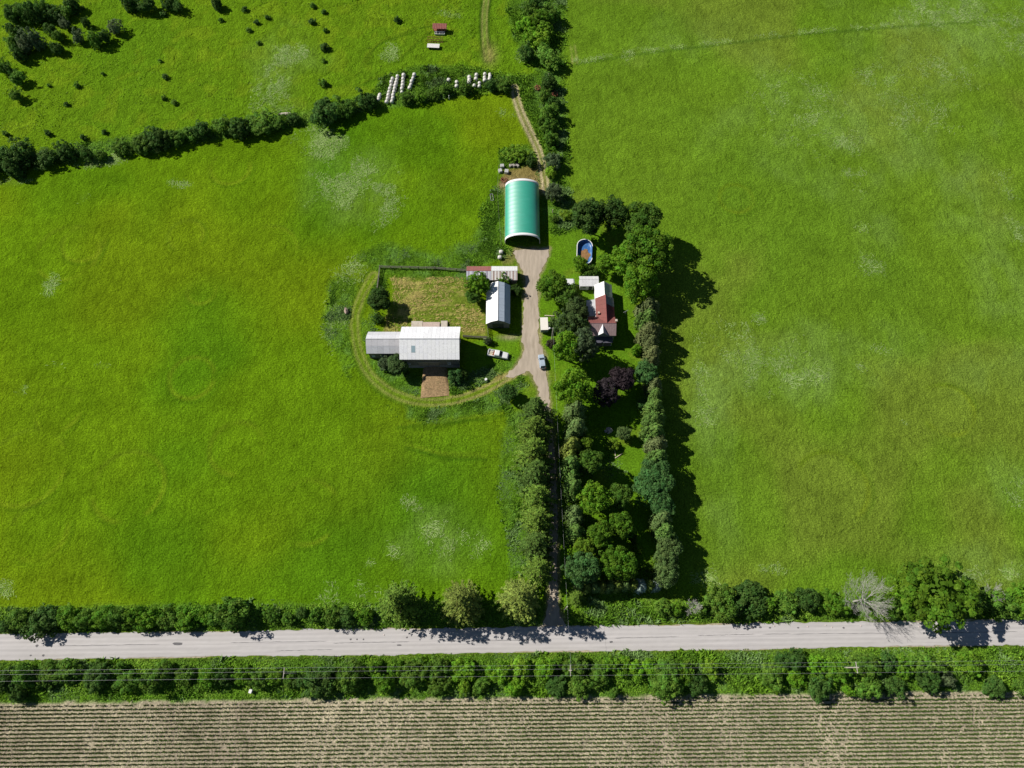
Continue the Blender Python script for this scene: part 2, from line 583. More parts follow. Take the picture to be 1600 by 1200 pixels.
    st = np.clip(vnoise(X * 0.5, Y, 1.6, 53, 3) * 1.0 + 0.13 * (rows * (1 - west) + cols * west) + 0.10 - 0.22 * sstep(93, 84, Y) * (1 - west) - 0.06 * sstep(-20, -12, X), 0, 1)
    col = mixc(col, (0.125, 0.172, 0.020), k * 0.95)
    col = mixc(col, (0.40, 0.33, 0.11), k * sstep(0.58, 1.0, st) * 0.75)
    k2 = sstep(0.8, -0.8, sdf_poly(X, Y, YARD_S) + (mid - 0.5) * 1.5)
    col = mixc(col, (0.24, 0.19, 0.06), k2 * (0.4 + 0.5 * fin))
    pale = pale * (1 - k) * (1 - k2)
    # worn earth by the arched store
    k = sstep(1.0, -1.2, sdf_poly(X, Y, PAD_N) + (mid - 0.5) * 3)
    col = mixc(col, (0.200, 0.150, 0.055), k * 0.9)
    col = mixc(col, (0.29, 0.20, 0.13), k * sstep(126, 134, Y) * sstep(139, 135, Y) * 0.7)
    k = sstep(1.0, -1.0, sdf_poly(X, Y, PAD_D) + (mid - 0.5) * 2)
    col = mixc(col, (0.19, 0.17, 0.06), k * 0.7)
    # fringe of the driveway
    s = sdf_poly(X, Y, DRIVE_W)
    col = mixc(col, (0.27, 0.225, 0.12), sstep(1.1, 0.0, s + (fin - 0.5) * 1.8) * 0.75)
    # wheel ruts: loop round the barn, farm lane, north track
    d = dist_line(X, Y, LOOP)
    fade = sstep(-50, -22, X)
    wob = (vnoise(X, Y, 3, 61, 2) - 0.5) * 0.5
    rut = np.exp(-(((d - 0.85 + wob) / 0.40) ** 2))
    col = mixc(col, (0.150, 0.220, 0.025), sstep(2.4, 1.4, d) * 0.15)
    col = mixc(col, (0.27, 0.24, 0.09), rut * (0.40 + 0.45 * sstep(-25, -6, X) + 0.20 * fade * fin))
    col = mixc(col, (0.045, 0.105, 0.008), np.exp(-((d - 1.9 + wob) / 0.35) ** 2) * 0.5)
    d = dist_line(X, Y, LANE)
    col = mixc(col, (0.18, 0.19, 0.04), sstep(2.2, 1.0, d) * 0.6)
    col = mixc(col, (0.42, 0.35, 0.22), np.exp(-((d - 0.80 + wob * 0.4) / 0.42) ** 2) * 0.95)
    col = mixc(col, (0.20, 0.16, 0.09), np.exp(-(d / 0.35) ** 2) * sstep(133, 170, Y) * 0.3)
    d = dist_line(X, Y, LANE_N)
    col = mixc(col, (0.20, 0.23, 0.06), sstep(1.3, 0.6, d) * 0.4 * sstep(172, 205, Y))
    col = mixc(col, (0.27, 0.24, 0.09), np.exp(-((d - 0.8) / 0.3) ** 2) * 0.6)
    col = mixc(col, (0.02, 0.055, 0.005), np.exp(-((d - 1.45) / 0.4) ** 2) * 0.8)
    yel = np.exp(-(((X - G(766, 85)[0]) / 2.2) ** 2 + ((Y - G(766, 85)[1]) / 4.5) ** 2))
    col = mixc(col, (0.26, 0.24, 0.07), yel * 0.7)
    # worn strip beside the lane hedge, east field side
    wb = smooth_path(px((895, 40), (893, 60), (896, 80), (898, 98)))
    for off in (-0.7, 0.7):
        col = mixc(col, (0.26, 0.26, 0.08), np.exp(-(dist_line(X, Y, wb + np.array([off, 0])) / 0.35) ** 2) * sstep(0.4, 0.6, mid) * 0.8)
    # orange bare patch beside the loop track
    c = G(778, 588)
    col = mixc(col, (0.25, 0.19, 0.07), np.exp(-(((X - c[0]) / 2.0) ** 2 + ((Y - c[1]) / 1.2) ** 2)) * 0.8)
    c = G(797, 527)
    col = mixc(col, (0.30, 0.26, 0.16), np.exp(-(((X - c[0]) / 2.6) ** 2 + ((Y - c[1]) / 0.8) ** 2)) * 0.8)

    # rank growth along hedges, fences, verges
    dn = np.abs(Y - hx)
    weed = sstep(4.5, 1.0, dn) * (X < 4)
    weed = np.maximum(weed, sstep(6.0, 2.0, dist_line(X, Y, HEDGE_LANE)))
    weed = np.maximum(weed, sstep(4.0, 1.0, dist_line(X, Y, np.vstack([FENCE_N]))))
    weed = np.maximum(weed, sstep(3.0, 1.0, dist_line(X, Y, np.vstack([FENCE_W]))))
    dr = Y - road_y(X)
    weed = np.maximum(weed, sstep(2.6, 3.4, dr) * sstep(9.5 + 5 * (mid - 0.5), 6.5, dr) * np.where(np.abs(X - 12) < 4.0, 0.2, 1))
    weed = np.maximum(weed, sstep(-2.6, -3.2, dr) * sstep(-0.5, 0.5, Y - corn_edge(X)))
    weed = np.maximum(weed, 0.55 * sstep(2.6, 1.2, np.abs(dist_line(X, Y, LOOP) - 3.6)) * (Y < 96) * sstep(0.42, 0.6, mid))
    wz = px((596, 420), (560, 400), (600, 385), (680, 400), (740, 380), (775, 300), (786, 300), (788, 390), (740, 414), (728, 424))
    weed = np.maximum(weed, sstep(2.5, -1.5, sdf_poly(X, Y, wz) + (mid - 0.5) * 5) * 0.9)
    wz = px((640, 632), (720, 628), (790, 600), (800, 640), (780, 645), (700, 655), (640, 650))
    weed = np.maximum(weed, sstep(1.2, -1.0, sdf_poly(X, Y, wz) + (mid - 0.5) * 4))
    wz = px((576, 560), (620, 575), (660, 585), (655, 622), (610, 608), (585, 585))
    weed = np.maximum(weed, sstep(0.8, -0.8, sdf_poly(X, Y, wz) + (mid - 0.5) * 2))
    wz = px((703, 590), (740, 600), (775, 592), (760, 606), (704, 620))
    weed = np.maximum(weed, sstep(0.8, -0.8, sdf_poly(X, Y, wz) + (mid - 0.5) * 2))
    wz = px((780, 236), (826, 226), (838, 250), (826, 256), (782, 262))
    weed = np.maximum(weed, sstep(0.8, -0.8, sdf_poly(X, Y, wz)))
    wz = px((790, 0), (868, -20), (866, 100), (820, 108), (806, 60))
    weed = np.maximum(weed, sstep(2.0, -2.0, sdf_poly(X, Y, wz) + (mid - 0.5) * 6) * 0.9)
    wz = px((808, 122), (850, 112), (860, 290), (846, 230), (822, 185))
    weed = np.maximum(weed, sstep(1.0, -1.0, sdf_poly(X, Y, wz)))
    wz = px((580, 150), (600, 122), (650, 104), (720, 104), (790, 118), (780, 138), (700, 146), (600, 164))
    weed = np.maximum(weed, sstep(1.5, -1.0, sdf_poly(X, Y, wz)) * 0.95)
    wz = px((770, 300), (789, 300), (789, 382), (772, 395))
    weed = np.maximum(weed, sstep(0.8, -0.8, sdf_poly(X, Y, wz)))
    wz = px((520, 440), (556, 440), (552, 560), (525, 560), (505, 510))
    weed = np.maximum(weed, sstep(1.2, -1.0, sdf_poly(X, Y, wz) + (mid - 0.5) * 5) * 0.8)
    wz = px((790, 640), (830, 640), (830, 880), (800, 900), (785, 760))
    weed = np.maximum(weed, sstep(1.2, -1.0, sdf_poly(X, Y, wz) + (mid - 0.5) * 4) * 0.7)
    wz = px((880, 640), (1035, 640), (1040, 930), (880, 945))
    under = sstep(1.0, -1.0, sdf_poly(X, Y, wz)) * 0.25
    weed = np.maximum(weed, under * sstep(0.5, 0.7, mid))
    free = sstep(-0.2, 1.0, sdf_poly(X, Y, DRIVE_W)) * sstep(1.4, 2.2, dist_line(X, Y, LOOP)) * sstep(1.3, 1.9, dist_line(X, Y, LANE)) * sstep(2.75, 3.1, np.abs(dr)) * sstep(-0.3, 0.5, sdf_poly(X, Y, RAMP))
    weed = weed * free
    col = mixc(col, (0.085, 0.190, 0.016), weed * 0.75)
    col = mixc(col, (0.110, 0.220, 0.045), weed * sstep(0.5, 0.7, fin) * 0.6)
    rough = rough + weed * 0.5
    pale = pale * (1 - 0.6 * weed)
    # mown strip right beside the asphalt, south side
    k = sstep(3.9, 3.3, np.abs(dr)) * sstep(2.6, 2.9, np.abs(dr))
    col = mixc(col, (0.105, 0.150, 0.022), k * 0.7)
    # corn soil
    k = sstep(0.25, -0.25, Y - corn_edge(X) + (fin - 0.5) * 1.2)
    soil = np.zeros_like(col)
    soil[:] = (0.365, 0.318, 0.222)
    soil *= (0.82 + 0.36 * vnoise(X, Y, 12, 71, 4))[..., None]
    soil = mixc(soil, (0.27, 0.225, 0.165), sstep(0.5, 0.72, vnoise(X, Y * 0.4, 9, 72, 3)) * 0.6)
    col = col * (1 - k[..., None]) + soil * k[..., None]
    rough = rough * (1 - k) + 0.35 * k
    pale = pale * (1 - k)
    weed = weed * (1 - k)
    rise = free * (1 - k) * (0.06 * fin + 0.10 * (mid - 0.3) * (0.4 + weed))
    for P in (YARD,):
        rise *= sstep(-1.0, 1.5, sdf_poly(X, Y, P)) * 0.8 + 0.2
    return np.clip(col, 0.001, 1), np.clip(rough, 0, 1.3), np.clip(pale, 0, 1), np.clip(weed, 0, 1), rise


gcol, grough, gpale, gweed, grise = ground_paint(GXX, GYY)
nX, nY = len(gx), len(gy)
me = bpy.data.meshes.new('ground')
me.vertices.add(nX * nY)
me.vertices.foreach_set('co', np.stack([GXX, GYY, -0.03 + np.clip(grise, 0, 0.3)], -1).reshape(-1).astype(np.float32))
ii, jj = np.meshgrid(np.arange(nX - 1), np.arange(nY - 1))
a = (jj * nX + ii).reshape(-1)
F = np.stack([a, a + 1, a + 1 + nX, a + nX], -1).astype(np.int32)
me.loops.add(F.size)
me.loops.foreach_set('vertex_index', F.reshape(-1))
me.polygons.add(len(F))
me.polygons.foreach_set('loop_start', np.arange(0, F.size, 4, dtype=np.int32))
me.polygons.foreach_set('loop_total', np.full(len(F), 4, np.int32))
me.polygons.foreach_set('use_smooth', np.ones(len(F), bool))
at = me.attributes.new('tint', 'FLOAT_COLOR', 'POINT')
c4 = np.ones((nX * nY, 4), np.float32)
c4[:, :3] = gcol.reshape(-1, 3)
at.data.foreach_set('color', c4.reshape(-1))
for key, arr in (('rough', grough), ('pale', gpale)):
    at = me.attributes.new(key, 'FLOAT', 'POINT')
    at.data.foreach_set('value', arr.reshape(-1).astype(np.float32))
me.update()
me.validate()

gm = bpy.data.materials.new('field_and_soil')
N, L = nodes_of(gm)
pb = N['Principled BSDF']
pb.inputs['Roughness'].default_value = 0.9
pb.inputs['Specular IOR Level'].default_value = 0.0
geo = N.new('ShaderNodeNewGeometry')


def attr(nm):
    q = N.new('ShaderNodeAttribute')
    q.attribute_name = nm
    return q


def gnoise(scale, detail=4, dist=0.0, stretch=None, rough=0.55):
    q = N.new('ShaderNodeTexNoise')
    q.inputs['Scale'].default_value = scale
    q.inputs['Detail'].default_value = detail
    q.inputs['Distortion'].default_value = dist
    q.inputs['Roughness'].default_value = rough
    if stretch:
        mp = N.new('ShaderNodeMapping')
        mp.inputs['Scale'].default_value = stretch
        mp.inputs['Rotation'].default_value = (0, 0, 0.5)
        L.new(geo.outputs['Position'], mp.inputs['Vector'])
        L.new(mp.outputs[0], q.inputs['Vector'])
    else:
        L.new(geo.outputs['Position'], q.inputs['Vector'])
    return q


def mrange(src, a, b, c, d):
    q = N.new('ShaderNodeMapRange')
    q.inputs['From Min'].default_value, q.inputs['From Max'].default_value = a, b
    q.inputs['To Min'].default_value, q.inputs['To Max'].default_value = c, d
    L.new(src, q.inputs['Value'])
    return q.outputs[0]


def vscale(vec, fac):
    q = N.new('ShaderNodeVectorMath')
    q.operation = 'SCALE'
    L.new(vec, q.inputs[0])
    L.new(fac, q.inputs['Scale'])
    return q.outputs[0]


def gmath(op, a, b):
    q = N.new('ShaderNodeMath')
    q.operation = op
    for k_, s_ in enumerate((a, b)):
        if isinstance(s_, (int, float)):
            q.inputs[k_].default_value = s_
        else:
            L.new(s_, q.inputs[k_])
    return q.outputs[0]


tint = attr('tint').outputs['Color']
f1 = mrange(gnoise(2.6, 3).outputs['Fac'], 0.3, 0.7, 0.58, 1.44)
f2 = mrange(gnoise(0.28, 4, 0.6).outputs['Fac'], 0.3, 0.7, 0.84, 1.16)
f3 = mrange(gnoise(1.0, 4, 1.5, (1.0, 0.35, 1)).outputs['Fac'], 0.3, 0.7, 0.86, 1.14)
c = vscale(vscale(vscale(tint, f1), f2), f3)
swirl = gnoise(0.9, 5, 2.5, (1.0, 0.55, 1), 0.65)
pm = gmath('MULTIPLY', attr('pale').outputs['Fac'], mrange(swirl.outputs['Fac'], 0.36, 0.66, 0.03, 0.32))
mx = N.new('ShaderNodeMix')
mx.data_type = 'RGBA'
L.new(pm, mx.inputs['Factor'])
L.new(c, mx.inputs['A'])
mx.inputs['B'].default_value = (0.190, 0.310, 0.050, 1)
L.new(mx.outputs['Result'], pb.inputs['Base Color'])
hgt = gmath('ADD', gmath('ADD', gmath('MULTIPLY', gnoise(1.1, 4, 0.5).outputs['Fac'], 0.9), gmath('MULTIPLY', gnoise(0.36, 3, 0.8).outputs['Fac'], 1.5)), gmath('MULTIPLY', gnoise(3.6, 2).outputs['Fac'], 0.45))
bp = N.new('ShaderNodeBump')
bp.inputs['Distance'].default_value = 0.55
L.new(gmath('MULTIPLY', attr('rough').outputs['Fac'], 0.95), bp.inputs['Strength'])
L.new(hgt, bp.inputs['Height'])
L.new(bp.outputs[0], pb.inputs['Normal'])
me.materials.append(gm)
ground = bpy.data.objects.new('ground', me)
COL.objects.link(ground)
tag(ground, 'hay fields, pasture and bare corn soil of the farm', kind='structure')

# ------------------------------------------------------------------ road, driveway, ramp
M_ROAD = mat('old_asphalt', (0.48, 0.455, 0.45), 0.85, noise=0.10, scale=2.2, bump=0.25, bscale=9, stretch=(0.07, 1.3, 1), dirt=(0.33, 0.31, 0.31), dirt_amt=0.55, dirt_scale=1.1)
M_PATCH = mat('tar_patch', (0.13, 0.125, 0.13), 0.8, noise=0.2, bump=0.2)
M_GRAVEL = mat('gravel', (0.40, 0.335, 0.265), 0.95, noise=0.16, scale=0.9, bump=0.6, bscale=7, dirt=(0.26, 0.215, 0.16), dirt_amt=0.8, dirt_scale=0.55, stretch=(1.6, 0.28, 1))
M_RAMP = mat('ramp_earth', (0.30, 0.20, 0.105), 0.95, noise=0.5, scale=2.5, bump=1.0, bscale=5, dirt=(0.14, 0.13, 0.05), dirt_amt=0.7, dirt_scale=1.6)
xs = np.concatenate([np.linspace(-3000, -180, 40)[:-1], np.arange(-180, 180.1, 0.9), np.linspace(180, 3000, 40)[1:]])
r1, r2 = np.random.default_rng(3), np.random.default_rng(4)
mb = MB()
CROSS = [(-ROAD_HALF, .012, .80), (-2.45, .02, .98), (-1.95, .035, .90), (-1.45, .045, 1.03), (-0.9, .055, .90), (-0.35, .07, 1.05), (0.0, .075, .93), (0.35, .07, 1.05), (0.9, .055, .91), (1.45, .045, 1.03), (1.95, .035, .90), (2.45, .02, 1.0), (ROAD_HALF, .012, .80)]
wear = []
for i, x in enumerate(xs):
    jn = r1.normal() * 0.13 + 0.14 * math.sin(x * 0.11) + 0.08 * math.sin(x * 0.63)
    js = r2.normal() * 0.10 + 0.12 * math.sin(x * 0.08 + 1) + 0.07 * math.sin(x * 0.51)
    y = road_y(np.clip(x, -300, 300)) + 0.014 * (x - np.clip(x, -300, 300))
    for k, (o, z, w) in enumerate(CROSS):
        if k == 0:
            o += js
        if k == len(CROSS) - 1:
            o += jn
        mb.v.append((x, y + o + (0.06 * math.sin(x * 0.07 + k) if 0 < k < 12 else 0), z))
        wear.append(w + r1.normal() * 0.015)
    if i:
        n_ = len(CROSS)
        o = n_ * i
        for k in range(n_ - 1):
            mb.f.append((o - n_ + k, o + k, o + k + 1, o - n_ + 1 + k))
road = mb.build('road', M_ROAD, smooth=True)
at = road.data.attributes.new('wear', 'FLOAT', 'POINT')
at.data.foreach_set('value', np.array(wear, np.float32))
_n, _l = nodes_of(M_ROAD)
_q = _n.new('ShaderNodeAttribute')
_q.attribute_name = 'wear'
_v = _n.new('ShaderNodeVectorMath')
_v.operation = 'SCALE'
_src = _n['Principled BSDF'].inputs['Base Color'].links[0].from_socket
_l.new(_src, _v.inputs[0])
_l.new(_q.outputs['Fac'], _v.inputs['Scale'])
_l.new(_v.outputs[0], _n['Principled BSDF'].inputs['Base Color'])
tag(road, 'pale worn asphalt country road running between the hedgerows', kind='structure')

M_SHOULDER = mat('gravel_shoulder', (0.36, 0.31, 0.22), .95, noise=.3, scale=2, bump=.6, dirt=(0.13, 0.15, 0.04), dirt_amt=.9, dirt_scale=.7)
for sg in (-1, 1):
    mb = MB()
    k_ = 0
    for x in np.arange(-180, 180.1, .6):
        y = road_y(x)
        w_ = ROAD_HALF + .10 + .35 * float(vnoise(np.array([x]), np.array([sg * 50.0]), 4, 14, 3)[0]) + r1.normal() * .05
        mb.v += [(x, y + sg * (ROAD_HALF - .6), -.012), (x, y + sg * w_, -.016)]
        if k_:
            mb.f.append((2 * k_ - 2, 2 * k_, 2 * k_ + 1, 2 * k_ - 1))
        k_ += 1
    o = mb.build('road_shoulder', M_SHOULDER, smooth=True)
    tag(o, 'thin gravel shoulder along the %s edge of the road' % ('north' if sg > 0 else 'south'), kind='structure')


def road_z(o):
    return float(np.interp(o, [c_[0] for c_ in CROSS], [c_[1] for c_ in CROSS]))


def patch(u, v, lx, ly, name='asphalt_patch'):
    x, y = G(u, v)
    mb = MB()
    n = 11
    rr = random.Random(int(u * 7 + v))
    ring = []
    for k in range(n):
        t = 2 * math.pi * k / n
        q = rr.uniform(0.75, 1.15)
        X_, Y_ = x + lx / 2 * q * math.cos(t), y + ly / 2 * q * math.sin(t)
        ring.append((X_, Y_, road_z(Y_ - road_y(X_)) + 0.012))
    mb.add(ring, [tuple(range(n))])
    return mb.build(name, M_PATCH, road)


for u, v, lx, ly in [(278, 1006, 2.4, 0.7), (58, 1009, 0.7, 0.6), (48, 1024, 0.5, 0.4), (68, 1024, 0.6, 0.5), (548, 999, 0.5, 0.4), (558, 999, 0.4, 0.4), (568, 999, 0.4, 0.4), (636, 996, 0.5, 0.4), (624, 1008, 1.2, 0.35),
                     (955, 1003, 0.8, 0.5), (1176, 981, 0.9, 0.5), (1188, 980, 0.7, 0.5), (1203, 981, 0.6, 0.4), (1318, 981, 0.5, 0.4), (1247, 981, 0.5, 0.4), (1168, 984, 0.5, 0.4), (60, 996, 0.6, 0.4)]:
    patch(u, v, lx, ly)
for u0, u1, v in [(360, 512, 1003), (90, 250, 1008), (520, 640, 1004), (700, 860, 1001), (960, 1060, 996), (1090, 1180, 992), (1190, 1420, 990), (430, 520, 1016), (1450, 1590, 988)]:
    p0, p1 = G(u0, v + 1), G(u1, v - 1.2)
    mb = MB()
    n = 24
    rr = random.Random(u0)
    for k in range(n + 1):
        x = p0[0] + (p1[0] - p0[0]) * k / n
        y = p0[1] + (p1[1] - p0[1]) * k / n + rr.uniform(-0.05, 0.05)
        w = rr.uniform(0.02, 0.06) if 0 < k < n else 0.005
        z = road_z(y - road_y(x)) + 0.012
        mb.v += [(x, y - w, z), (x, y + w, z)]
        if k:
            o = 2 * k
            mb.f.append((o - 2, o, o + 1, o - 1))
    mb.build('crack', M_PATCH, road)

# driveway outline: subdivided and frayed
P = DRIVE_W
out = []
rr = random.Random(12)
for i in range(len(P)):
    p0, p1 = P[i], P[(i + 1) % len(P)]
    d = np.hypot(*(p1 - p0))
    n = max(1, int(d / 0.7))
    for k in range(n):
        q = p0 + (p1 - p0) * k / n
        nrm = np.array([-(p1 - p0)[1], (p1 - p0)[0]]) / d
        out.append(q + nrm * rr.gauss(0, 0.16))
bm = bmesh.new()
vs = [bm.verts.new((q[0], q[1], 0.02)) for q in out]
f = bm.faces.new(vs)
bmesh.ops.triangulate(bm, faces=[f])
bmesh.ops.recalc_face_normals(bm, faces=bm.faces)
if bm.faces[:][0].normal.z < 0:
    bmesh.ops.reverse_faces(bm, faces=bm.faces)
me = bpy.data.meshes.new('driveway')
bm.to_mesh(me)
bm.free()
me.materials.append(M_GRAVEL)
drive = bpy.data.objects.new('driveway', me)
COL.objects.link(drive)
tag(drive, 'pale gravel farm driveway from the road to the arched store', kind='structure')

# earth ramp up to the barn
B_S = 75.35
r0, r1_ = RAMP[0], RAMP[1]
r3, r2_ = RAMP[3], RAMP[2]
mb = MB()
nx_, ny_ = 14, 16
rr = random.Random(5)
for j in range(ny_ + 1):
    t = j / ny_
    L0 = np.array(r3) * (1 - t) + np.array([r0[0], B_S - 0.05]) * t
    R0 = np.array(r2_) * (1 - t) + np.array([r1_[0], B_S - 0.05]) * t
    for i in range(nx_ + 1):
        s_ = i / nx_
        p = L0 * (1 - s_) + R0 * s_
        e = min(1, 4 * min(s_, 1 - s_) + 0.0)
        z = 0.02 + 0.9 * max(0, t - 0.08) * (0.5 + 0.5 * e) + rr.uniform(0, 0.07)
        if i in (0, nx_):
            z = -0.05
        mb.v.append((p[0] + rr.uniform(-0.08, 0.08), p[1], z))
for j in range(ny_):
    for i in range(nx_):
        o = j * (nx_ + 1) + i
        mb.f.append((o, o + 1, o + nx_ + 2, o + nx_ + 1))
ramp = mb.build('earth_ramp', M_RAMP, smooth=True)
tag(ramp, 'brown gravelly earth ramp leading up to the barn wall', kind='structure')

# ------------------------------------------------------------------ corn rows and rank weeds
def tint_mat(name, trans):
    m = bpy.data.materials.new(name)
    N, L = nodes_of(m)
    b = N['Principled BSDF']
    q = N.new('ShaderNodeAttribute')
    q.attribute_name = 'tint'
    L.new(q.outputs['Color'], b.inputs['Base Color'])
    b.inputs['Roughness'].default_value = 0.6
    b.inputs['Specular IOR Level'].default_value = 0.06
    tr = N.new('ShaderNodeBsdfTranslucent')
    L.new(q.outputs['Color'], tr.inputs['Color'])
    mx = N.new('ShaderNodeMixShader')
    mx.inputs[0].default_value = trans
    L.new(b.outputs[0], mx.inputs[1])
    L.new(tr.outputs[0], mx.inputs[2])
    L.new(mx.outputs[0], N['Material Output'].inputs['Surface'])
    return m


M_CORN = tint_mat('corn_leaf', 0.25)
M_WEED = tint_mat('weed_leaf', 0.3)


def blades(base, height, lean, width, azim):
    """upright leaning quads: base (n,3)"""
    n = len(base)
    d = np.stack([np.cos(azim), np.sin(azim), np.zeros(n)], -1)
    side = np.stack([-np.sin(azim), np.cos(azim), np.zeros(n)], -1)
    up = np.array([0, 0, 1.0])
    mid = base + up * (height * 0.6)[:, None] + d * (lean * 0.35)[:, None]
    tip = base + up * height[:, None] * 0.92 + d * lean[:, None]
    w = width[:, None] * 0.5
    return np.stack([base - side * w * 0.4, base + side * w * 0.4 + 0 * mid, tip + side * w, mid - side * w], 1)


rng = np.random.default_rng(21)
pts = []
pitch = 0.79
for r in range(0, 62):
    x = np.arange(-150, 150, 0.20)
    x = x + rng.normal(0, 0.05, len(x))
    y = corn_edge(x) - 0.7 - r * pitch + 0.00055 * 0 * x + rng.normal(0, 0.035, len(x))
    dens = vnoise(x, y * 0.55, 11, 81, 3) * 0.65 + vnoise(x, y * 0.3, 3.0, 82, 2) * 0.35
    arc = np.minimum(np.abs(np.hypot(x + 95, (y + 33) * 1.3) - 14), np.minimum(np.abs(np.hypot(x + 42, (y + 35) * 1.2) - 17), np.minimum(np.abs(np.hypot(x - 18, (y + 36) * 1.2) - 15), np.abs(np.hypot(x - 66, (y + 34) * 1.2) - 18))))
    bare = np.exp(-(arc / 1.6) ** 2) * 0.55 + 0.22 * sstep(0.58, 0.72, vnoise(x * 1.6, y * 0.25, 7, 85, 2))
    keep = rng.random(len(x)) < (0.72 + 0.28 * sstep(0.36, 0.56, dens)) * (1 - bare)
    if r == 0:
        keep &= rng.random(len(x)) < 0.5
    x, y = x[keep], y[keep]
    pts.append(np.stack([x, y, np.zeros(len(x)), dens[keep]], -1))
pts = np.concatenate(pts)
pts = pts[(pts[:, 1] > -42)]
n = len(pts)
quads, cols = [], []
for k in range(4):
    az = rng.uniform(0, 2 * np.pi, n)
    h = rng.uniform(0.30, 0.52, n) * (0.7 + 0.5 * pts[:, 3])
    quads.append(blades(np.stack([pts[:, 0], pts[:, 1], np.full(n, -0.02)], -1), h, rng.uniform(0.18, 0.42, n), rng.uniform(0.13, 0.22, n), az))
    g = rng.uniform(0.7, 1.3, n)[:, None]
    cols.append(np.array([[0.088, 0.150, 0.028]]) * g)
cm = quad_mesh('corn_plants', np.concatenate(quads), m=M_CORN, col=np.concatenate(cols))
corn = bpy.data.objects.new('corn_plants', cm)
COL.objects.link(corn)
tag(corn, 'young green corn plants in straight rows on pale soil', 'corn', kind='stuff')

# weeds: sampled from the same map that colours the ground
fx0, fx1 = np.searchsorted(gx, -190), np.searchsorted(gx, 190)
fy0, fy1 = np.searchsorted(gy, -12), np.searchsorted(gy, 231)
wmap = gweed[fy0:fy1, fx0:fx1]
prob = wmap.reshape(-1) ** 1.3
prob = prob / prob.sum()


def make_weeds(name, label, count, select, seed, tall=1.0):
    rng = np.random.default_rng(seed)
    pr = (wmap * select).reshape(-1) ** 1.3
    pr = pr / pr.sum()
    idx = rng.choice(len(pr), size=count, p=pr)
    X = GXX[fy0:fy1, fx0:fx1].reshape(-1)[idx] + rng.uniform(-0.45, 0.45, count)
    Y = GYY[fy0:fy1, fx0:fx1].reshape(-1)[idx] + rng.uniform(-0.45, 0.45, count)
    ok = (np.abs(Y - road_y(X)) > 3.05) & (sdf_poly(X, Y, DRIVE_W) > 0.35) & (sdf_poly(X, Y, RAMP) > 0.3) & (Y > corn_edge(X) + 0.2)
    for (x0, x1, y0, y1) in [(-39, -13.2, 75, 85.2), (-2.4, 8.4, 113.5, 134), (-7.3, -0.2, 86.5, 99.5), (-13, 1.8, 100.6, 105)]:
        ok &= ~((X > x0) & (X < x1) & (Y > y0) & (Y < y1))
    X, Y = X[ok], Y[ok]
    n = len(X)
    hs = 0.30 * tall + 0.75 * tall * sstep(0.4, 0.75, vnoise(X, Y, 5, 91, 3)) * rng.uniform(0.5, 1.2, n)
    pick = vnoise(X, Y, 6, 92, 3)
    base = np.array([0.118, 0.250, 0.022]) * np.ones((n, 1))
    base = np.where((pick > 0.58)[:, None], np.array([0.200, 0.330, 0.100]), base)
    stripe = (Y > 172) & (Y < 192) & (X > -42) & (X < -2)
    base = np.where((stripe & (np.sin(X * 2.4 + (Y - 180) * 0.8) < -0.1))[:, None], base * 0.5, base)
    base = np.where((pick < 0.42)[:, None], np.array([0.170, 0.330, 0.025]), base)
    Q, C = [], []
    for k in range(4):
        az = rng.uniform(0, 2 * np.pi, n)
        Q.append(blades(np.stack([X + rng.normal(0, .12, n), Y + rng.normal(0, .12, n), np.full(n, -0.05)], -1), hs * rng.uniform(0.4, 0.95, n), hs * rng.uniform(0.5, 1.15, n), (0.15 + hs * 0.5) * rng.uniform(0.5, 1.0, n), az))
        C.append(base * rng.uniform(0.6, 1.35, n)[:, None])
    wm = quad_mesh(name, np.concatenate(Q), m=M_WEED, col=np.clip(np.concatenate(C), 0, 1))
    o = bpy.data.objects.new(name, wm)
    COL.objects.link(o)
    tag(o, label, 'weeds', kind='stuff')


SX, SY = GXX[fy0:fy1, fx0:fx1], GYY[fy0:fy1, fx0:fx1]
make_weeds('roadside_weeds', 'rank green grass and weeds on both verges of the road', 26000, (SY < 22).astype(float), 1)
make_weeds('farmyard_weeds', 'tall weeds around the barns, fences and arched store', 20000, ((SY >= 22) & (SY < 142) & (SX < 12)).astype(float), 2, 0.62)
make_weeds('hedgerow_weeds', 'tall weeds below the northern hedgerow, bale rows and farm lane', 26000, ((SY >= 142) | (SX >= 12) & (SY > 22)).astype(float), 3, 0.75)


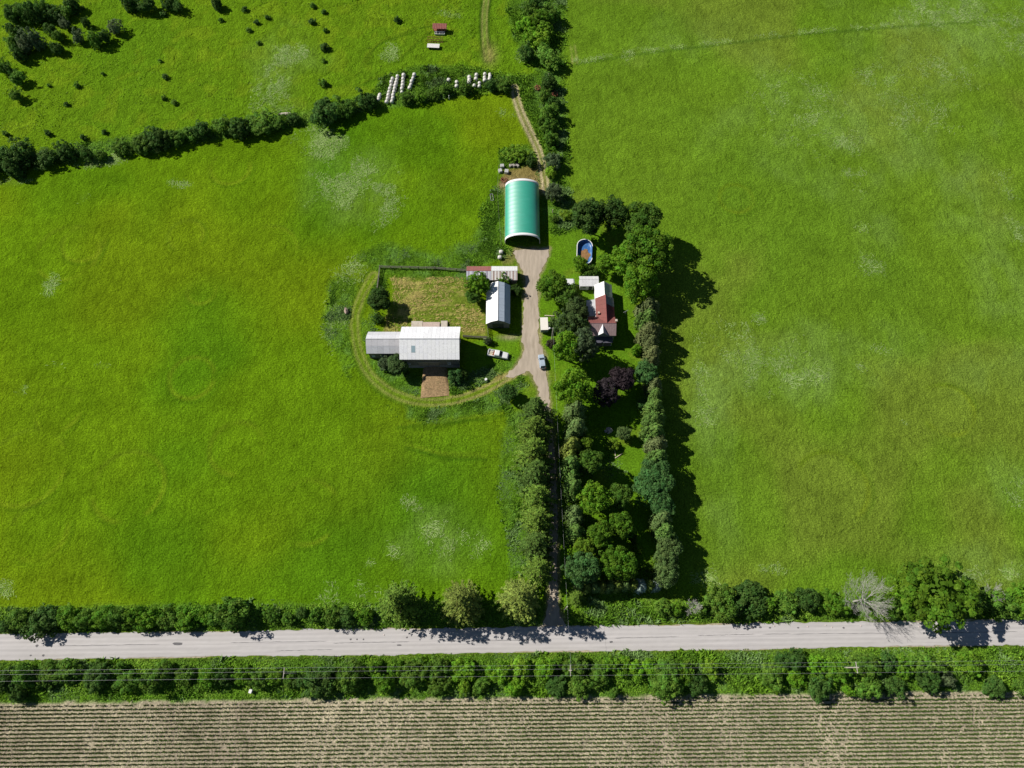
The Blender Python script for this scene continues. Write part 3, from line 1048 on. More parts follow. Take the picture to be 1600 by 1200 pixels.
# lodged pale grass: long stems lying in swirls where the pale patches are
def make_lodged(count):
    rng = np.random.default_rng(55)
    sel = (GXX > -185) & (GXX < 185) & (GYY > 14) & (GYY < 228)
    pr = np.where(sel, np.clip(gpale, 0, 1) ** 1.4, 0).reshape(-1)
    cell = np.outer(np.gradient(gy), np.gradient(gx)).reshape(-1)
    pr = pr * cell
    pr = pr / pr.sum()
    idx = rng.choice(len(pr), size=count, p=pr)
    X = GXX.reshape(-1)[idx] + rng.uniform(-.6, .6, count)
    Y = GYY.reshape(-1)[idx] + rng.uniform(-.6, .6, count)
    clump = vnoise(X, Y, 3.5, 57, 3)
    ok = (sdf_poly(X, Y, DRIVE_W) > .5) & (clump > 0.36 + 0.16 * rng.random(count))
    X, Y, clump = X[ok], Y[ok], clump[ok]
    n = len(X)
    ang = vnoise(X, Y, 9, 56, 2) * 14 + rng.normal(0, .45, n)
    d = np.stack([np.cos(ang), np.sin(ang), np.zeros(n)], -1)
    sd = np.stack([-np.sin(ang), np.cos(ang), np.zeros(n)], -1)
    ln = rng.uniform(.3, .85, n)[:, None]
    w = rng.uniform(.02, .055, n)[:, None]
    P = np.stack([X, Y, rng.uniform(.06, .16, n)], -1)
    tip = P + d * ln
    tip[:, 2] += rng.uniform(0, .12, n)
    P[:, 2] -= .04
    Q = np.stack([P - sd * w, P + sd * w, tip + sd * w * .5, tip - sd * w * .5], 1)
    base = np.where((rng.random(n) < .6)[:, None], np.array([.47, .60, .24]), np.array([.24, .43, .07]))
    C = base * rng.uniform(.65, 1.25, n)[:, None]
    o = bpy.data.objects.new('lodged_grass', quad_mesh('lodged_grass', Q, m=M_WEED, col=np.clip(C, 0, 1)))
    COL.objects.link(o)
    tag(o, 'pale stems of lodged grass lying in swirling patches in the fields', 'grass', kind='stuff')


make_lodged(46000)

# straw strewn over the barnyard
rng = np.random.default_rng(66)
lo, hi = YARD.min(0), YARD.max(0)
n = 6000
X, Y = rng.uniform(lo[0], hi[0], n), rng.uniform(lo[1], hi[1], n)
west = X < -31
lane_ = np.where(west, np.sin(X * 4.2 + 3 * vnoise(X, Y, 6, 52, 2)), np.sin(Y * 4.4 + 3 * vnoise(X, Y, 6, 51, 2)))
ok = (sdf_poly(X, Y, YARD) < .4) & (rng.random(n) < np.clip(.30 + .14 * lane_ + 1.6 * (vnoise(X, Y, 5, 54, 3) - .45) - .12 * (X > -18), 0, 1))
X, Y, west = X[ok], Y[ok], west[ok]
n = len(X)
ang = np.where(west, np.pi / 2, 0) + rng.normal(0, .5, n)
d = np.stack([np.cos(ang), np.sin(ang), np.zeros(n)], -1)
sd = np.stack([-np.sin(ang), np.cos(ang), np.zeros(n)], -1)
P = np.stack([X, Y, rng.uniform(.03, .12, n)], -1)
ln, w = rng.uniform(.25, .7, n)[:, None], rng.uniform(.05, .13, n)[:, None]
tip = P + d * ln
tip[:, 2] += rng.uniform(-.03, .06, n)
C = np.array([.50, .42, .14]) * rng.uniform(.6, 1.15, n)[:, None]
o = bpy.data.objects.new('straw_litter', quad_mesh('straw_litter', np.stack([P - sd * w, P + sd * w, tip + sd * w, tip - sd * w], 1), m=M_WEED, col=C))
COL.objects.link(o)
tag(o, 'yellow straw strewn in rows over the barnyard', 'straw', kind='stuff')


# leafy undergrowth knitting the hedges together
def undergrowth(name, label, X, Y, hgt, seed, tones):
    rng = np.random.default_rng(seed)
    n = len(X)
    Z = hgt * rng.uniform(.55, 1.05, n)
    slope = np.stack([rng.normal(0, .55, n), rng.normal(0, .55, n), np.ones(n)], -1)
    Q = leaf_quads(np.stack([X, Y, Z], -1), slope, rng.uniform(.18, .42, n), 1.35, rng)
    pick = np.clip((vnoise(X, Y, 4, seed, 3) + rng.normal(0, .07, n) - .3) / .4, 0, .999)
    C = np.array(tones)[(pick * len(tones)).astype(int)] * rng.uniform(.6, 1.3, n)[:, None]
    o = bpy.data.objects.new(name, quad_mesh(name, Q, m=M_WEED, col=np.clip(C, 0, 1)))
    COL.objects.link(o)
    tag(o, label, 'undergrowth', kind='stuff')


TONES = [(.115, .235, .024), (.150, .300, .026), (.185, .350, .030), (.230, .390, .042)]
rng = np.random.default_rng(71)
n = 40000
X = rng.uniform(-135, 135, n)
Y = corn_edge(X) + .6 + rng.random(n) * (road_y(X) - 3.9 - corn_edge(X))
nz = vnoise(X, Y, 4.5, 73, 3)
edge = np.minimum(Y - corn_edge(X), road_y(X) - ROAD_HALF - Y)
hg = np.clip(.15 + 3.6 * (nz - .36), .05, 1.9) * sstep(1.2, 3.2, edge) * .85 + .1
ok = (rng.random(n) < .35 + sstep(.35, .55, nz)) & (edge > .5)
undergrowth('hedgerow_undergrowth', 'leafy undergrowth filling the hedgerow between road and corn', X[ok], Y[ok], hg[ok], 74, TONES)
n = 24000
X = rng.uniform(-135, 135, n)
Y = road_y(X) + 3.2 + rng.random(n) ** 1.1 * 5.6
nz = vnoise(X, Y, 4.5, 75, 3)
up = Y - road_y(X) - ROAD_HALF
hg = np.clip(.1 + 3.0 * (nz - .40), .05, 1.4) * sstep(.3, 2.0, up) * sstep(6.0, 4.0, up) + .1
ok = (rng.random(n) < .25 + sstep(.35, .55, nz)) & (sdf_poly(X, Y, DRIVE_W) > 1.0) & (np.abs(X - 12) > 4)
undergrowth('verge_undergrowth', 'leafy undergrowth filling the hedge north of the road', X[ok], Y[ok], hg[ok], 76, TONES)
n = 12000
t = rng.random(n)
k = t * (len(HEDGE_NW) - 1)
i0 = np.minimum(k.astype(int), len(HEDGE_NW) - 2)
P = HEDGE_NW[i0] + (HEDGE_NW[i0 + 1] - HEDGE_NW[i0]) * (k - i0)[:, None]
X, Y = P[:, 0] + rng.normal(0, 1.0, n), P[:, 1] + rng.normal(0, 1.3, n)
nz = vnoise(X, Y, 5, 77, 3)
ok = (rng.random(n) < .2 + sstep(.42, .6, nz)) & (X < 3)
undergrowth('field_hedge_undergrowth', 'leafy undergrowth along the hedge across the north field', X[ok], Y[ok], (.15 + np.clip(3.0 * (nz - .38), 0, 1.4))[ok], 78, TONES)

# tussocks of coarse grass in the pasture
n = 16000
X, Y = rng.uniform(-175, -2, n), rng.uniform(145, 226, n)
nz = vnoise(X, Y, 3.2, 87, 3) * .6 + vnoise(X, Y, 16, 88, 2) * .4
ok = (Y > np.interp(X, HEDGE_NW[:, 0], HEDGE_NW[:, 1]) + 3) & (nz > .56) & (dist_line(X, Y, LANE_N) > 2)
undergrowth('pasture_tussocks', 'coarse light green tussocks dotting the upper left pasture', X[ok], Y[ok], (.12 + np.clip(4 * (nz - .56), 0, .5))[ok], 89, [(.13, .24, .015), (.17, .29, .018), (.21, .33, .022)])

# ------------------------------------------------------------------ tree and bush meshes (unit size, shared)
def crown_mesh(name, seed, n_clump=110, n_leaf=46, leaf=(0.055, 0.10), clump=(0.13, 0.24), flat=0.0, inner=400, ragged=0.12, low=-0.75, lobes=0.22):
    """broadleaf crown: leaf clumps over an uneven lobed body of unit radius"""
    rng = np.random.default_rng(seed)
    # main lobes make the outline uneven
    nl = 9
    ld = rng.normal(size=(nl, 3))
    ld /= np.linalg.norm(ld, axis=1, keepdims=True)
    la = rng.uniform(-lobes, lobes * 0.75, nl)
    d = rng.normal(size=(n_clump * 3, 3))
    d /= np.linalg.norm(d, axis=1, keepdims=True)
    d = d[d[:, 2] > low][:n_clump]
    n_clump = len(d)
    lobe = 1.0 + (np.exp(4 * (d @ ld.T - 1)) * la).sum(1) * 1.6
    rad = (0.86 - rng.random(n_clump) ** 2 * 0.35 + rng.normal(0, ragged, n_clump) * 0.6) * lobe
    C = d * rad[:, None]
    cr = rng.uniform(*clump, n_clump)
    pts, nrm, rv, hv = [], [], [], []
    shade = rng.uniform(0.2, 0.85, n_clump)
    hue = rng.uniform(0.2, 0.8, n_clump)
    for i in range(n_clump):
        q = rng.normal(size=(n_leaf, 3))
        q /= np.linalg.norm(q, axis=1, keepdims=True)
        # favour the outward/upward half of each clump
        out = d[i] * 0.7 + np.array([0, 0, 0.5])
        s = q @ out
        q[s < -0.35] *= -1
        rr = cr[i] * rng.uniform(0.65, 1.08, n_leaf)
        pts.append(C[i] + q * rr[:, None] * np.array([1, 1, 0.8]))
        nn = q * 0.8 + np.array([0, 0, 0.45]) + rng.normal(0, 0.38, (n_leaf, 3))
        nrm.append(nn)
        rv.append(np.clip(shade[i] + rng.normal(0, 0.16, n_leaf), 0, 1))
        hv.append(np.clip(hue[i] + rng.normal(0, 0.15, n_leaf), 0, 1))
    q = rng.normal(size=(inner, 3))  # larger, darker inner leaves, added to block light through the crown
    q /= np.linalg.norm(q, axis=1, keepdims=True)
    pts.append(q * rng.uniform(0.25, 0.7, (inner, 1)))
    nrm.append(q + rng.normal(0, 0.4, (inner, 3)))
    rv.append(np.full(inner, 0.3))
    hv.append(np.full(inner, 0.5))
    pts, nrm, rv, hv = map(np.concatenate, (pts, nrm, rv, hv))
    size = rng.uniform(*leaf, len(pts))
    size[-inner:] *= 2.2
    return quad_mesh(name, leaf_quads(pts, nrm, size, 1.35, rng), rv, hv, M_LEAF)


def spruce_mesh(name, seed, levels=17, droop=0.42, per=10, dens=1.0, full=0.0):
    """spruce: unit height 1, unit base radius 1; whorls of drooping boughs carrying many fine twigs"""
    rng = np.random.default_rng(seed)
    Q, R, Hh = [], [], []
    for i in range(levels):
        t = (i + rng.uniform(0, 0.7)) / levels
        z0 = 0.06 + 0.92 * t
        R0 = ((1 - t) ** 0.85 * (1 - full) + full * (1 - t ** 2.2) ** 0.8) + 0.03
        nb = max(5, int(per * (0.6 + 0.5 * (1 - t))))
        a0 = rng.uniform(0, 6.28)
        for b in range(nb):
            az = a0 + 2 * np.pi * b / nb + rng.normal(0, 0.22)
            ln = R0 * rng.uniform(0.62, 1.10)
            d = np.array([np.cos(az), np.sin(az), 0])
            sd = np.array([-np.sin(az), np.cos(az), 0])
            m = max(6, int(26 * dens * (0.25 + ln)))
            s = np.sort(rng.uniform(0.10, 1.0, m))
            bough = rng.normal(0, 0.14)
            zc = z0 + (0.03 * s - droop * 0.16 * ln * s ** 2) + rng.normal(0, 0.006, m)
            wig = sd[None] * (rng.normal(0, 0.02, m))[:, None]
            P0 = d[None] * (s * ln)[:, None] + np.stack([np.zeros(m), np.zeros(m), zc], -1) + wig
            for side in (-1, 1):
                tl = (0.05 + 0.19 * ln * (1.05 - s)) * rng.uniform(0.5, 1.35, m)
                dirv = d[None] * rng.uniform(0.6, 1.1, m)[:, None] + sd[None] * side * rng.uniform(0.2, 1.0, m)[:, None]
                dirv /= np.linalg.norm(dirv, axis=1, keepdims=True)
                tip = P0 + dirv * tl[:, None] - np.array([0, 0, 1]) * (tl * rng.uniform(-0.03, 0.16, m))[:, None]
                up = np.stack([rng.normal(0, 0.5, m), rng.normal(0, 0.5, m), np.ones(m)], -1)
                w = np.cross(dirv, up)
                w /= np.linalg.norm(w, axis=1, keepdims=True)
                w = w * rng.uniform(0.012, 0.030, m)[:, None]
                w[:, 2] *= 0.35
                midp = P0 * 0.45 + tip * 0.55
                Q.append(np.stack([P0 - dirv * 0.01, midp - w, tip, midp + w], 1))
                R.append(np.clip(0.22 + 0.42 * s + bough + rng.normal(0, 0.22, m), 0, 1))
                Hh.append(np.clip(rng.normal(0.5, 0.22, m), 0, 1))
    return quad_mesh(name, np.concatenate(Q), np.concatenate(R), np.concatenate(Hh), M_NEEDLE)


def cedar_mesh(name, seed, n=4200, sharp=0.52):
    """cedar: unit height, unit radius; upright feathery sprays over a rounded cone with side leaders"""
    rng = np.random.default_rng(seed)
    leaders = [(0, 0, 1.0, 0.85)] + [(rng.uniform(-.55, .55), rng.uniform(-.55, .55), rng.uniform(0.55, 0.9), rng.uniform(0.4, 0.6)) for _ in range(7)]
    wts = np.array([l[3] for l in leaders]) ** 1.5
    which = rng.choice(len(leaders), n, p=wts / wts.sum())
    L_ = np.array(leaders)[which]
    t = rng.random(n) ** 0.85
    az = rng.uniform(0, 2 * np.pi, n)
    rr = L_[:, 3] * (1 - t ** 1.7) ** sharp * rng.uniform(0.7, 1.08, n) * (1 + 0.18 * np.sin(az * 5 + t * 9 + which))
    P = np.stack([L_[:, 0] + rr * np.cos(az), L_[:, 1] + rr * np.sin(az), (0.04 + 0.94 * t) * L_[:, 2]], -1)
    nr = np.stack([np.cos(az), np.sin(az), 0.55 + 0.8 * t], -1) + rng.normal(0, 0.45, (n, 3))
    Q = leaf_quads(P, nr, rng.uniform(0.07, 0.14, n), 1.6, rng)
    Q[:, :, 2] = P[:, None, 2] + (Q[:, :, 2] - P[:, None, 2]) * 0.45
    shade = np.clip(0.5 + 0.22 * np.sin(which * 2.1) + rng.normal(0, 0.2, n), 0, 1)
    return quad_mesh(name, Q, shade, np.clip(rng.normal(0.5, 0.22, n), 0, 1), M_NEEDLE)


def trunk_mesh(name, seed, limbs=6):
    """tapered trunk with limbs, unit height"""
    rng = random.Random(seed)
    mb = MB()
    pts = [Vector((0, 0, -0.02))]
    for k in range(1, 5):
        pts.append(Vector((rng.uniform(-.02, .02), rng.uniform(-.02, .02), 0.19 * k)))
    for k in range(4):
        mb.tube(pts[k], pts[k + 1], 0.035 * (1 - k * 0.2), 0.035 * (1 - (k + 1) * 0.2), 7)
    for k in range(limbs):
        a = 2 * math.pi * k / limbs + rng.uniform(-.3, .3)
        z = rng.uniform(0.25, 0.6)
        p0 = Vector((0, 0, z))
        p1 = p0 + Vector((math.cos(a) * 0.14, math.sin(a) * 0.14, 0.11))
        p2 = p1 + Vector((math.cos(a) * 0.12, math.sin(a) * 0.12, 0.13))
        mb.tube(p0, p1, 0.016, 0.011, 5)
        mb.tube(p1, p2, 0.011, 0.004, 5)
    me = mb.mesh(name)
    me.materials.append(M_BARK)
    return me


MAPLE = [crown_mesh('crown', 100 + k, 130, 46) for k in range(4)]
LOOSE = [crown_mesh('crown', 200 + k, 120, 42, (0.05, 0.095), (0.10, 0.19), ragged=0.22, inner=260) for k in range(3)]
BUSH = [crown_mesh('crown', 300 + k, 74, 40, (0.07, 0.135), (0.14, 0.32), ragged=0.17, inner=220, low=-0.35, lobes=0.38) for k in range(8)]
SHRUB = [crown_mesh('crown', 400 + k, 24, 24, (0.16, 0.30), (0.25, 0.42), ragged=0.15, inner=60, low=-0.2) for k in range(4)]
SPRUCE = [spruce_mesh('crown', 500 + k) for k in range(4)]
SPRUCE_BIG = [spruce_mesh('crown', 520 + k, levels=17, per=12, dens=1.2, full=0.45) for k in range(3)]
CEDAR = [cedar_mesh('crown', 600 + k) for k in range(5)]
TRUNK = [trunk_mesh('trunk', 700 + k) for k in range(3)]

GREENS = dict(maple=(0.105, 0.225, 0.018), bright=(0.140, 0.300, 0.020), mid=(0.100, 0.202, 0.026), dark=(0.064, 0.136, 0.026), grey=(0.115, 0.165, 0.075), light=(0.185, 0.320, 0.028),
              spruce=(0.120, 0.212, 0.028), spruce_d=(0.078, 0.145, 0.026), olive=(0.172, 0.236, 0.045), cedar=(0.104, 0.196, 0.040), teal=(0.075, 0.178, 0.048), purple=(0.058, 0.044, 0.050),
              blue=(0.27, 0.35, 0.31), tan=(0.140, 0.172, 0.062), willow=(0.130, 0.210, 0.062))
TREES = []
NT = [0]


def plant(u, v, rpx, h, style, tone, label, name=None, cat='tree', group=None, at_frac=0.55, rz=None, gain=1.0):
    """one tree: seen at photo point (u, v), rpx photo pixels in radius, h metres tall"""
    k = NT[0]
    NT[0] += 1
    rr = random.Random(k * 13 + 5)
    zc = h * at_frac
    x, y = G(u, v, zc)
    r = rpx * MPP(v, zc)
    col = GREENS[tone] if isinstance(tone, str) else tone
    j = rr.uniform(0.86, 1.14) * gain
    col = (col[0] * j * rr.uniform(0.94, 1.06), col[1] * j, col[2] * j)
    nm = name or {'maple': 'broadleaf_tree', 'loose': 'broadleaf_tree', 'bush': 'bush', 'shrub': 'shrub', 'spruce': 'spruce_tree', 'spruce_big': 'spruce_tree', 'cedar': 'cedar_tree'}[style]
    root = thing(nm, label, cat, (x, y, -0.02), rz if rz is not None else rr.uniform(0, 6.28), group)
    lib = {'maple': MAPLE, 'loose': LOOSE, 'bush': BUSH * 2 + LOOSE + MAPLE[:3], 'shrub': SHRUB, 'spruce': SPRUCE, 'spruce_big': SPRUCE_BIG, 'cedar': CEDAR}[style]
    c = bpy.data.objects.new('crown', lib[rr.randrange(len(lib))])
    COL.objects.link(c)
    c.parent = root
    c.color = (*col, 1)
    if style in ('maple', 'loose'):
        hz = h * 0.40
        c.location = (0, 0, h - hz * 1.0)
        c.scale = (r * 1.02, r * rr.uniform(0.92, 1.06), hz)
    elif style in ('bush', 'shrub'):
        hz = h * 0.62 * rr.uniform(0.8, 1.25)
        c.location = (0, 0, h * 0.38)
        c.scale = (r * rr.uniform(0.92, 1.18), r * rr.uniform(0.85, 1.15), hz * rr.uniform(0.85, 1.15))
    else:
        c.location = (0, 0, 0)
        c.scale = (r, r * rr.uniform(0.92, 1.08), h)
    if style != 'shrub':
        t = bpy.data.objects.new('trunk', TRUNK[k % 3])
        COL.objects.link(t)
        t.parent = root
        hh = h * (0.9 if style in ('maple', 'loose') else 0.75)
        t.scale = (hh * 0.8, hh * 0.8, hh)
    return root


# --- house garden and yard trees: (u, v, r, h, style, tone, label)
for a in [
    (920, 340, 28, 13, 'maple', 'dark', 'very dark rounded tree west of a pair, just north of the oval pool'),
    (957, 336, 23, 12, 'maple', 'dark', 'dark tree between the rounded tree north of the pool and the bright maples'),
    (1003, 350, 33, 15, 'maple', 'mid', 'northernmost green maple of the tall clump northeast of the house'),
    (1012, 396, 38, 16, 'maple', 'maple', 'broadest bright green maple in the clump northeast of the house'),
    (1003, 440, 29, 14, 'maple', 'bright', 'southern maple of the clump, at the north end of the cedar row'),
    (977, 408, 24, 11, 'maple', 'bright', 'light green tree in front of the tall maples, right of the pool'),
    (946, 413, 17, 8, 'maple', 'bright', 'small light green tree right beside the white back wing of the house'),
    (907, 411, 13, 5, 'bush', 'bright', 'rounded bush overhanging the south end of the oval pool'),
    (925, 423, 11, 3.5, 'bush', 'mid', 'low dark bush between the pool and the white back wing'),
    (862, 448, 25, 10, 'maple', 'maple', 'green tree beside the driveway, west of the white camper'),
    (884, 462, 22, 9, 'maple', 'mid', 'tree whose crown covers most of the white camper'),
    (900, 484, 21, 9, 'maple', (0.090, 0.150, 0.045), 'greyish green tree just west of the grey porch roof'),
    (886, 508, 25, 10, 'loose', (0.085, 0.145, 0.042), 'greyish tree between the white box trailer and the house'),
    (908, 512, 15, 7, 'bush', 'dark', 'dark bush against the west corner of the red roofed house'),
    (887, 545, 24, 13, 'maple', 'bright', 'bright green maple southeast of the white box trailer'),
    (911, 543, 22, 13, 'maple', 'grey', 'grey green maple below the front wall of the house'),
    (862, 536, 8, 2.6, 'bush', (0.09, 0.08, 0.05), 'small brownish bush by the driveway, just below the box trailer'),
    (896, 608, 31, 15, 'maple', 'bright', 'large bright maple standing beside the driveway where the spruces begin'),
    (970, 594, 23, 10, 'maple', 'purple', 'dark purple leaved tree, larger and eastern of the two'),
    (947, 615, 20, 9, 'maple', 'purple', 'dark purple leaved tree, smaller and western of the two'),
    (1007, 581, 21, 9, 'maple', 'teal', 'dense green round tree right of the purple leaved trees'),
    (996, 546, 9, 3, 'bush', 'bright', 'small bright bush on the lawn beside the brown cedars'),
    (1003, 632, 8, 3, 'bush', 'teal', 'small bush tucked against the cedar row, below the purple trees'),
    (974, 678, 13, 5, 'maple', 'willow', 'small willow green tree beside the pale stone pile'),
    (958, 695, 10, 2.4, 'bush', 'light', 'low feathery light bush beneath the stone pile'),
    (1012, 694, 8, 3, 'bush', 'dark', 'small dark bush at the foot of the cedar row, right of the garden'),
    (900, 640, 21, 11, 'cedar', 'willow', 'feathery grey green tree just south of the large driveway maple'),
    (902, 668, 20, 11, 'cedar', 'willow', 'grey green cedar, second along the east side of the driveway'),
    (893, 697, 18, 11, 'cedar', 'olive', 'olive cedar, third along the east side of the driveway'),
    (914, 692, 14, 7, 'maple', 'light', 'small yellow green tree behind the olive driveway cedar'),
    (922, 722, 22, 11, 'maple', 'mid', 'round green tree east of the driveway, below the yellow green one'),
    (893, 727, 20, 11, 'cedar', 'cedar', 'grey green cedar, fourth along the east side of the driveway'),
    (896, 762, 20, 11, 'cedar', 'cedar', 'grey green cedar, fifth along the east side of the driveway'),
    (898, 803, 20, 11, 'cedar', 'willow', 'grey green cedar, sixth along the east side of the driveway'),
    (900, 832, 18, 10, 'cedar', 'cedar', 'grey green cedar, seventh along the east side of the driveway'),
    (927, 780, 28, 13, 'maple', 'bright', 'vivid green maple in the grove east of the driveway, north end'),
    (967, 777, 21, 11, 'maple', 'mid', 'round dark maple right of the vivid green one in the grove'),
    (972, 822, 23, 12, 'maple', 'maple', 'round maple on the east side of the grove, second from north'),
    (938, 833, 24, 12, 'maple', 'maple', 'maple in the middle of the grove east of the driveway'),
    (914, 851, 18, 9, 'maple', 'light', 'yellow green low tree by the driveway in the lower grove'),
    (908, 889, 26, 11, 'maple', 'teal', 'blue green tree at the southwest corner of the grove'),
    (965, 880, 27, 12, 'maple', 'maple', 'rounded maple at the southeast of the grove, above the conifer hedge'),
    (997, 858, 7, 2.5, 'bush', 'light', 'tiny sapling in the shade between grove and cedar row'),
    (988, 840, 8, 3, 'bush', 'dark', 'small dark shrub in the shade right of the grove'),
    (748, 447, 21, 9, 'loose', 'bright', 'bright tree between the long low shed and the white roofed shed'),
    (740, 462, 15, 6, 'maple', 'mid', 'darker tree at the barnyard corner beside the white roofed shed'),
    (786, 436, 10, 4, 'bush', 'bright', 'small tree in front of the long low shed'),
    (806, 452, 9, 3, 'bush', 'dark', 'dark bush by the east side of the white roofed shed'),
    (593, 469, 20, 7, 'maple', 'dark', 'dark round tree at the west edge of the straw barnyard'),
    (590, 496, 9, 3.5, 'bush', 'dark', 'small bush north of the low barn wing'),
    (621, 570, 18, 6, 'maple', (0.080, 0.140, 0.042), 'grey green tree at the corner between barn and low wing'),
    (602, 567, 11, 4, 'bush', 'grey', 'greyish bush below the low barn wing'),
    (709, 585, 12, 4.2, 'bush', 'teal', 'green bush at the right side of the earth ramp'),
    (724, 584, 9, 3, 'bush', 'dark', 'bush in the barn shadow right of the ramp bush'),
    (763, 533, 7, 2.4, 'bush', 'grey', 'small grey bush at the end of the board fence, above the pickup'),
    (794, 614, 15, 5, 'maple', 'dark', 'solitary dark round tree inside the fork of the driveway'),
    (829, 252, 10, 3.5, 'bush', 'dark', 'dark bush beside the farm lane north of the arched store'),
    (808, 240, 17, 3.2, 'bush', 'light', 'wide pale bush north of the arched store'),
    (868, 300, 14, 6, 'maple', 'grey', 'grey green tree beside the arched store, east of the lane'),
    (867, 341, 7, 2.6, 'bush', 'mid', 'small bush by the fence post right of the arched store'),
    (884, 335, 9, 2.5, 'bush', 'light', 'light green low bush left of the dark pool trees'),
]:
    u, v, r, h, style, tone, label = a
    plant(u, v, r, h, style, tone, label, cat='bush' if style == 'bush' else 'tree', group='garden and yard trees')

# --- spruces along the west side of the driveway, and by the road
SP = [(837, 642, 33, 15), (836, 672, 37, 16.5), (834, 706, 39, 17), (837, 741, 37, 16.5), (840, 776, 35, 16), (840, 812, 34, 15.5), (838, 850, 36, 16), (841, 890, 33, 15)]
for i, (u, v, r, h) in enumerate(SP):
    plant(u, v, r, h, 'spruce', 'spruce' if i % 3 else 'spruce_d', '%s spruce from the north in the row west of the driveway' % ordinal(i + 1), group='spruces lining the driveway', at_frac=0.42)
for u, v, r, tone, lab in [(812, 936, 39, 'olive', 'broad yellowish spruce at the corner of driveway and road'), (722, 941, 38, 'olive', 'star shaped spruce by the road, middle of three'),
                           (624, 941, 40, 'spruce', 'broad spruce by the road, leftmost of three')]:
    plant(u, v, r, 19, 'spruce_big', tone, lab, group='spruces by the road', at_frac=0.42)
# --- clipped conifer row across the foot of the garden
for i in range(11):
    u = 905 + i * 12.2
    plant(u, 916 - i * 0.3, 10.5, 6.0, 'cedar', 'blue' if i in (8, 10) else ('olive' if i % 2 else 'willow'), '%s conifer from the left in the hedge across the garden foot%s' % (ordinal(i + 1), ', pale bluish' if i in (8, 10) else ''),
          group='conifer hedge at the garden foot', at_frac=0.6)
plant(901, 931, 17, 7, 'spruce', 'spruce', 'small spruce right of the driveway mouth beside the conifer hedge', group='garden and yard trees', at_frac=0.42)
# --- cedar row along the east boundary, north to south
CE = [(1013, 476, 15, 'cedar', 'tan'), (1014, 496, 16, 'cedar', 'cedar'), (1015, 516, 16, 'cedar', 'tan'), (1018, 535, 15, 'cedar', 'tan'), (1021, 552, 14, 'cedar', 'tan'), (1023, 600, 13, 'cedar', 'tan'),
      (1024, 617, 14, 'cedar', 'cedar'), (1024, 636, 16, 'cedar', 'cedar'), (1023, 655, 16, 'cedar', 'cedar'), (1024, 674, 17, 'cedar', 'cedar'), (1027, 694, 17, 'cedar', 'tan'), (1029, 714, 17, 'cedar', 'cedar'),
      (1024, 738, 22, 'maple', 'teal'), (1018, 764, 24, 'maple', 'teal'), (1036, 757, 17, 'maple', 'teal'), (1033, 787, 19, 'maple', 'teal'), (1036, 809, 17, 'cedar', 'willow'), (1040, 830, 17, 'cedar', 'cedar'),
      (1042, 852, 20, 'maple', 'willow'), (1041, 875, 18, 'maple', 'willow'), (1041, 897, 17, 'maple', 'willow')]
for i, (u, v, r, st, tone) in enumerate(CE):
    kind = {'tan': 'brownish', 'cedar': 'grey green', 'teal': 'dark leafy', 'willow': 'pale green'}[tone]
    plant(u, v, r * 1.12, (9.5 + (i * 7 % 5) * 0.5 - 1) if st == 'cedar' else 9.0, st, tone, '%s %s tree from the north in the row along the east boundary' % (ordinal(i + 1), kind), name='cedar_tree' if st == 'cedar' else 'boundary_tree', group='tree row along the east boundary', at_frac=0.6)
plant(1020, 884, 9, 4, 'bush', 'light', 'small light bush left of the southern end of the boundary row', cat='bush', group='garden and yard trees')

# --- hedge north of the road, west part then east part
HW = [(8, 978, 13, 'dark'), (27, 968, 18, 'mid'), (64, 968, 22, 'dark'), (104, 965, 17, 'maple'), (133, 966, 17, 'mid'), (159, 964, 17, 'maple'), (186, 963, 18, 'mid'), (210, 964, 17, 'maple'), (236, 965, 17, 'maple'),
      (266, 964, 16, 'mid'), (290, 966, 18, 'maple'), (324, 960, 15, 'maple'), (361, 958, 27, 'mid'), (424, 961, 12, 'mid'), (450, 965, 11, 'mid'), (471, 957, 10, 'dark'), (496, 962, 13, 'mid'), (519, 963, 14, 'mid'), (541, 964, 13, 'dark'), (570, 963, 12, 'maple')]
for i, (u, v, r, tone) in enumerate(HW):
    plant(u, v, r, 2.2 + r * 0.11, 'bush', tone, '%s bush from the left edge in the hedge north of the road' % ordinal(i + 1), cat='bush', group='hedge north of the road, west part', gain=1.3)
HE = [(1036, 949, 14, 'mid'), (1056, 952, 11, 'maple'), (1098, 948, 11, 'mid'), (1128, 940, 24, 'mid'), (1172, 935, 24, 'dark'), (1204, 946, 11, 'maple'), (1229, 940, 20, 'mid'), (1262, 936, 21, 'dark'), (1297, 940, 20, 'maple'),
      (1322, 948, 12, 'maple'), (1392, 944, 17, 'mid'), (1416, 938, 15, 'bright'), (1532, 944, 15, 'dark'), (1562, 938, 24, 'mid'), (1596, 940, 24, 'maple'), (1636, 940, 24, 'maple')]
for i, (u, v, r, tone) in enumerate(HE):
    plant(u, v, r, 2.2 + r * 0.12, 'bush', tone, '%s bush right of the driveway in the hedge north of the road' % ordinal(i + 1), cat='bush', group='hedge north of the road, east part', gain=1.25)
plant(1464, 926, 54, 13, 'loose', (0.105, 0.225, 0.018), 'large spreading tree overhanging the right end of the road', group='garden and yard trees')

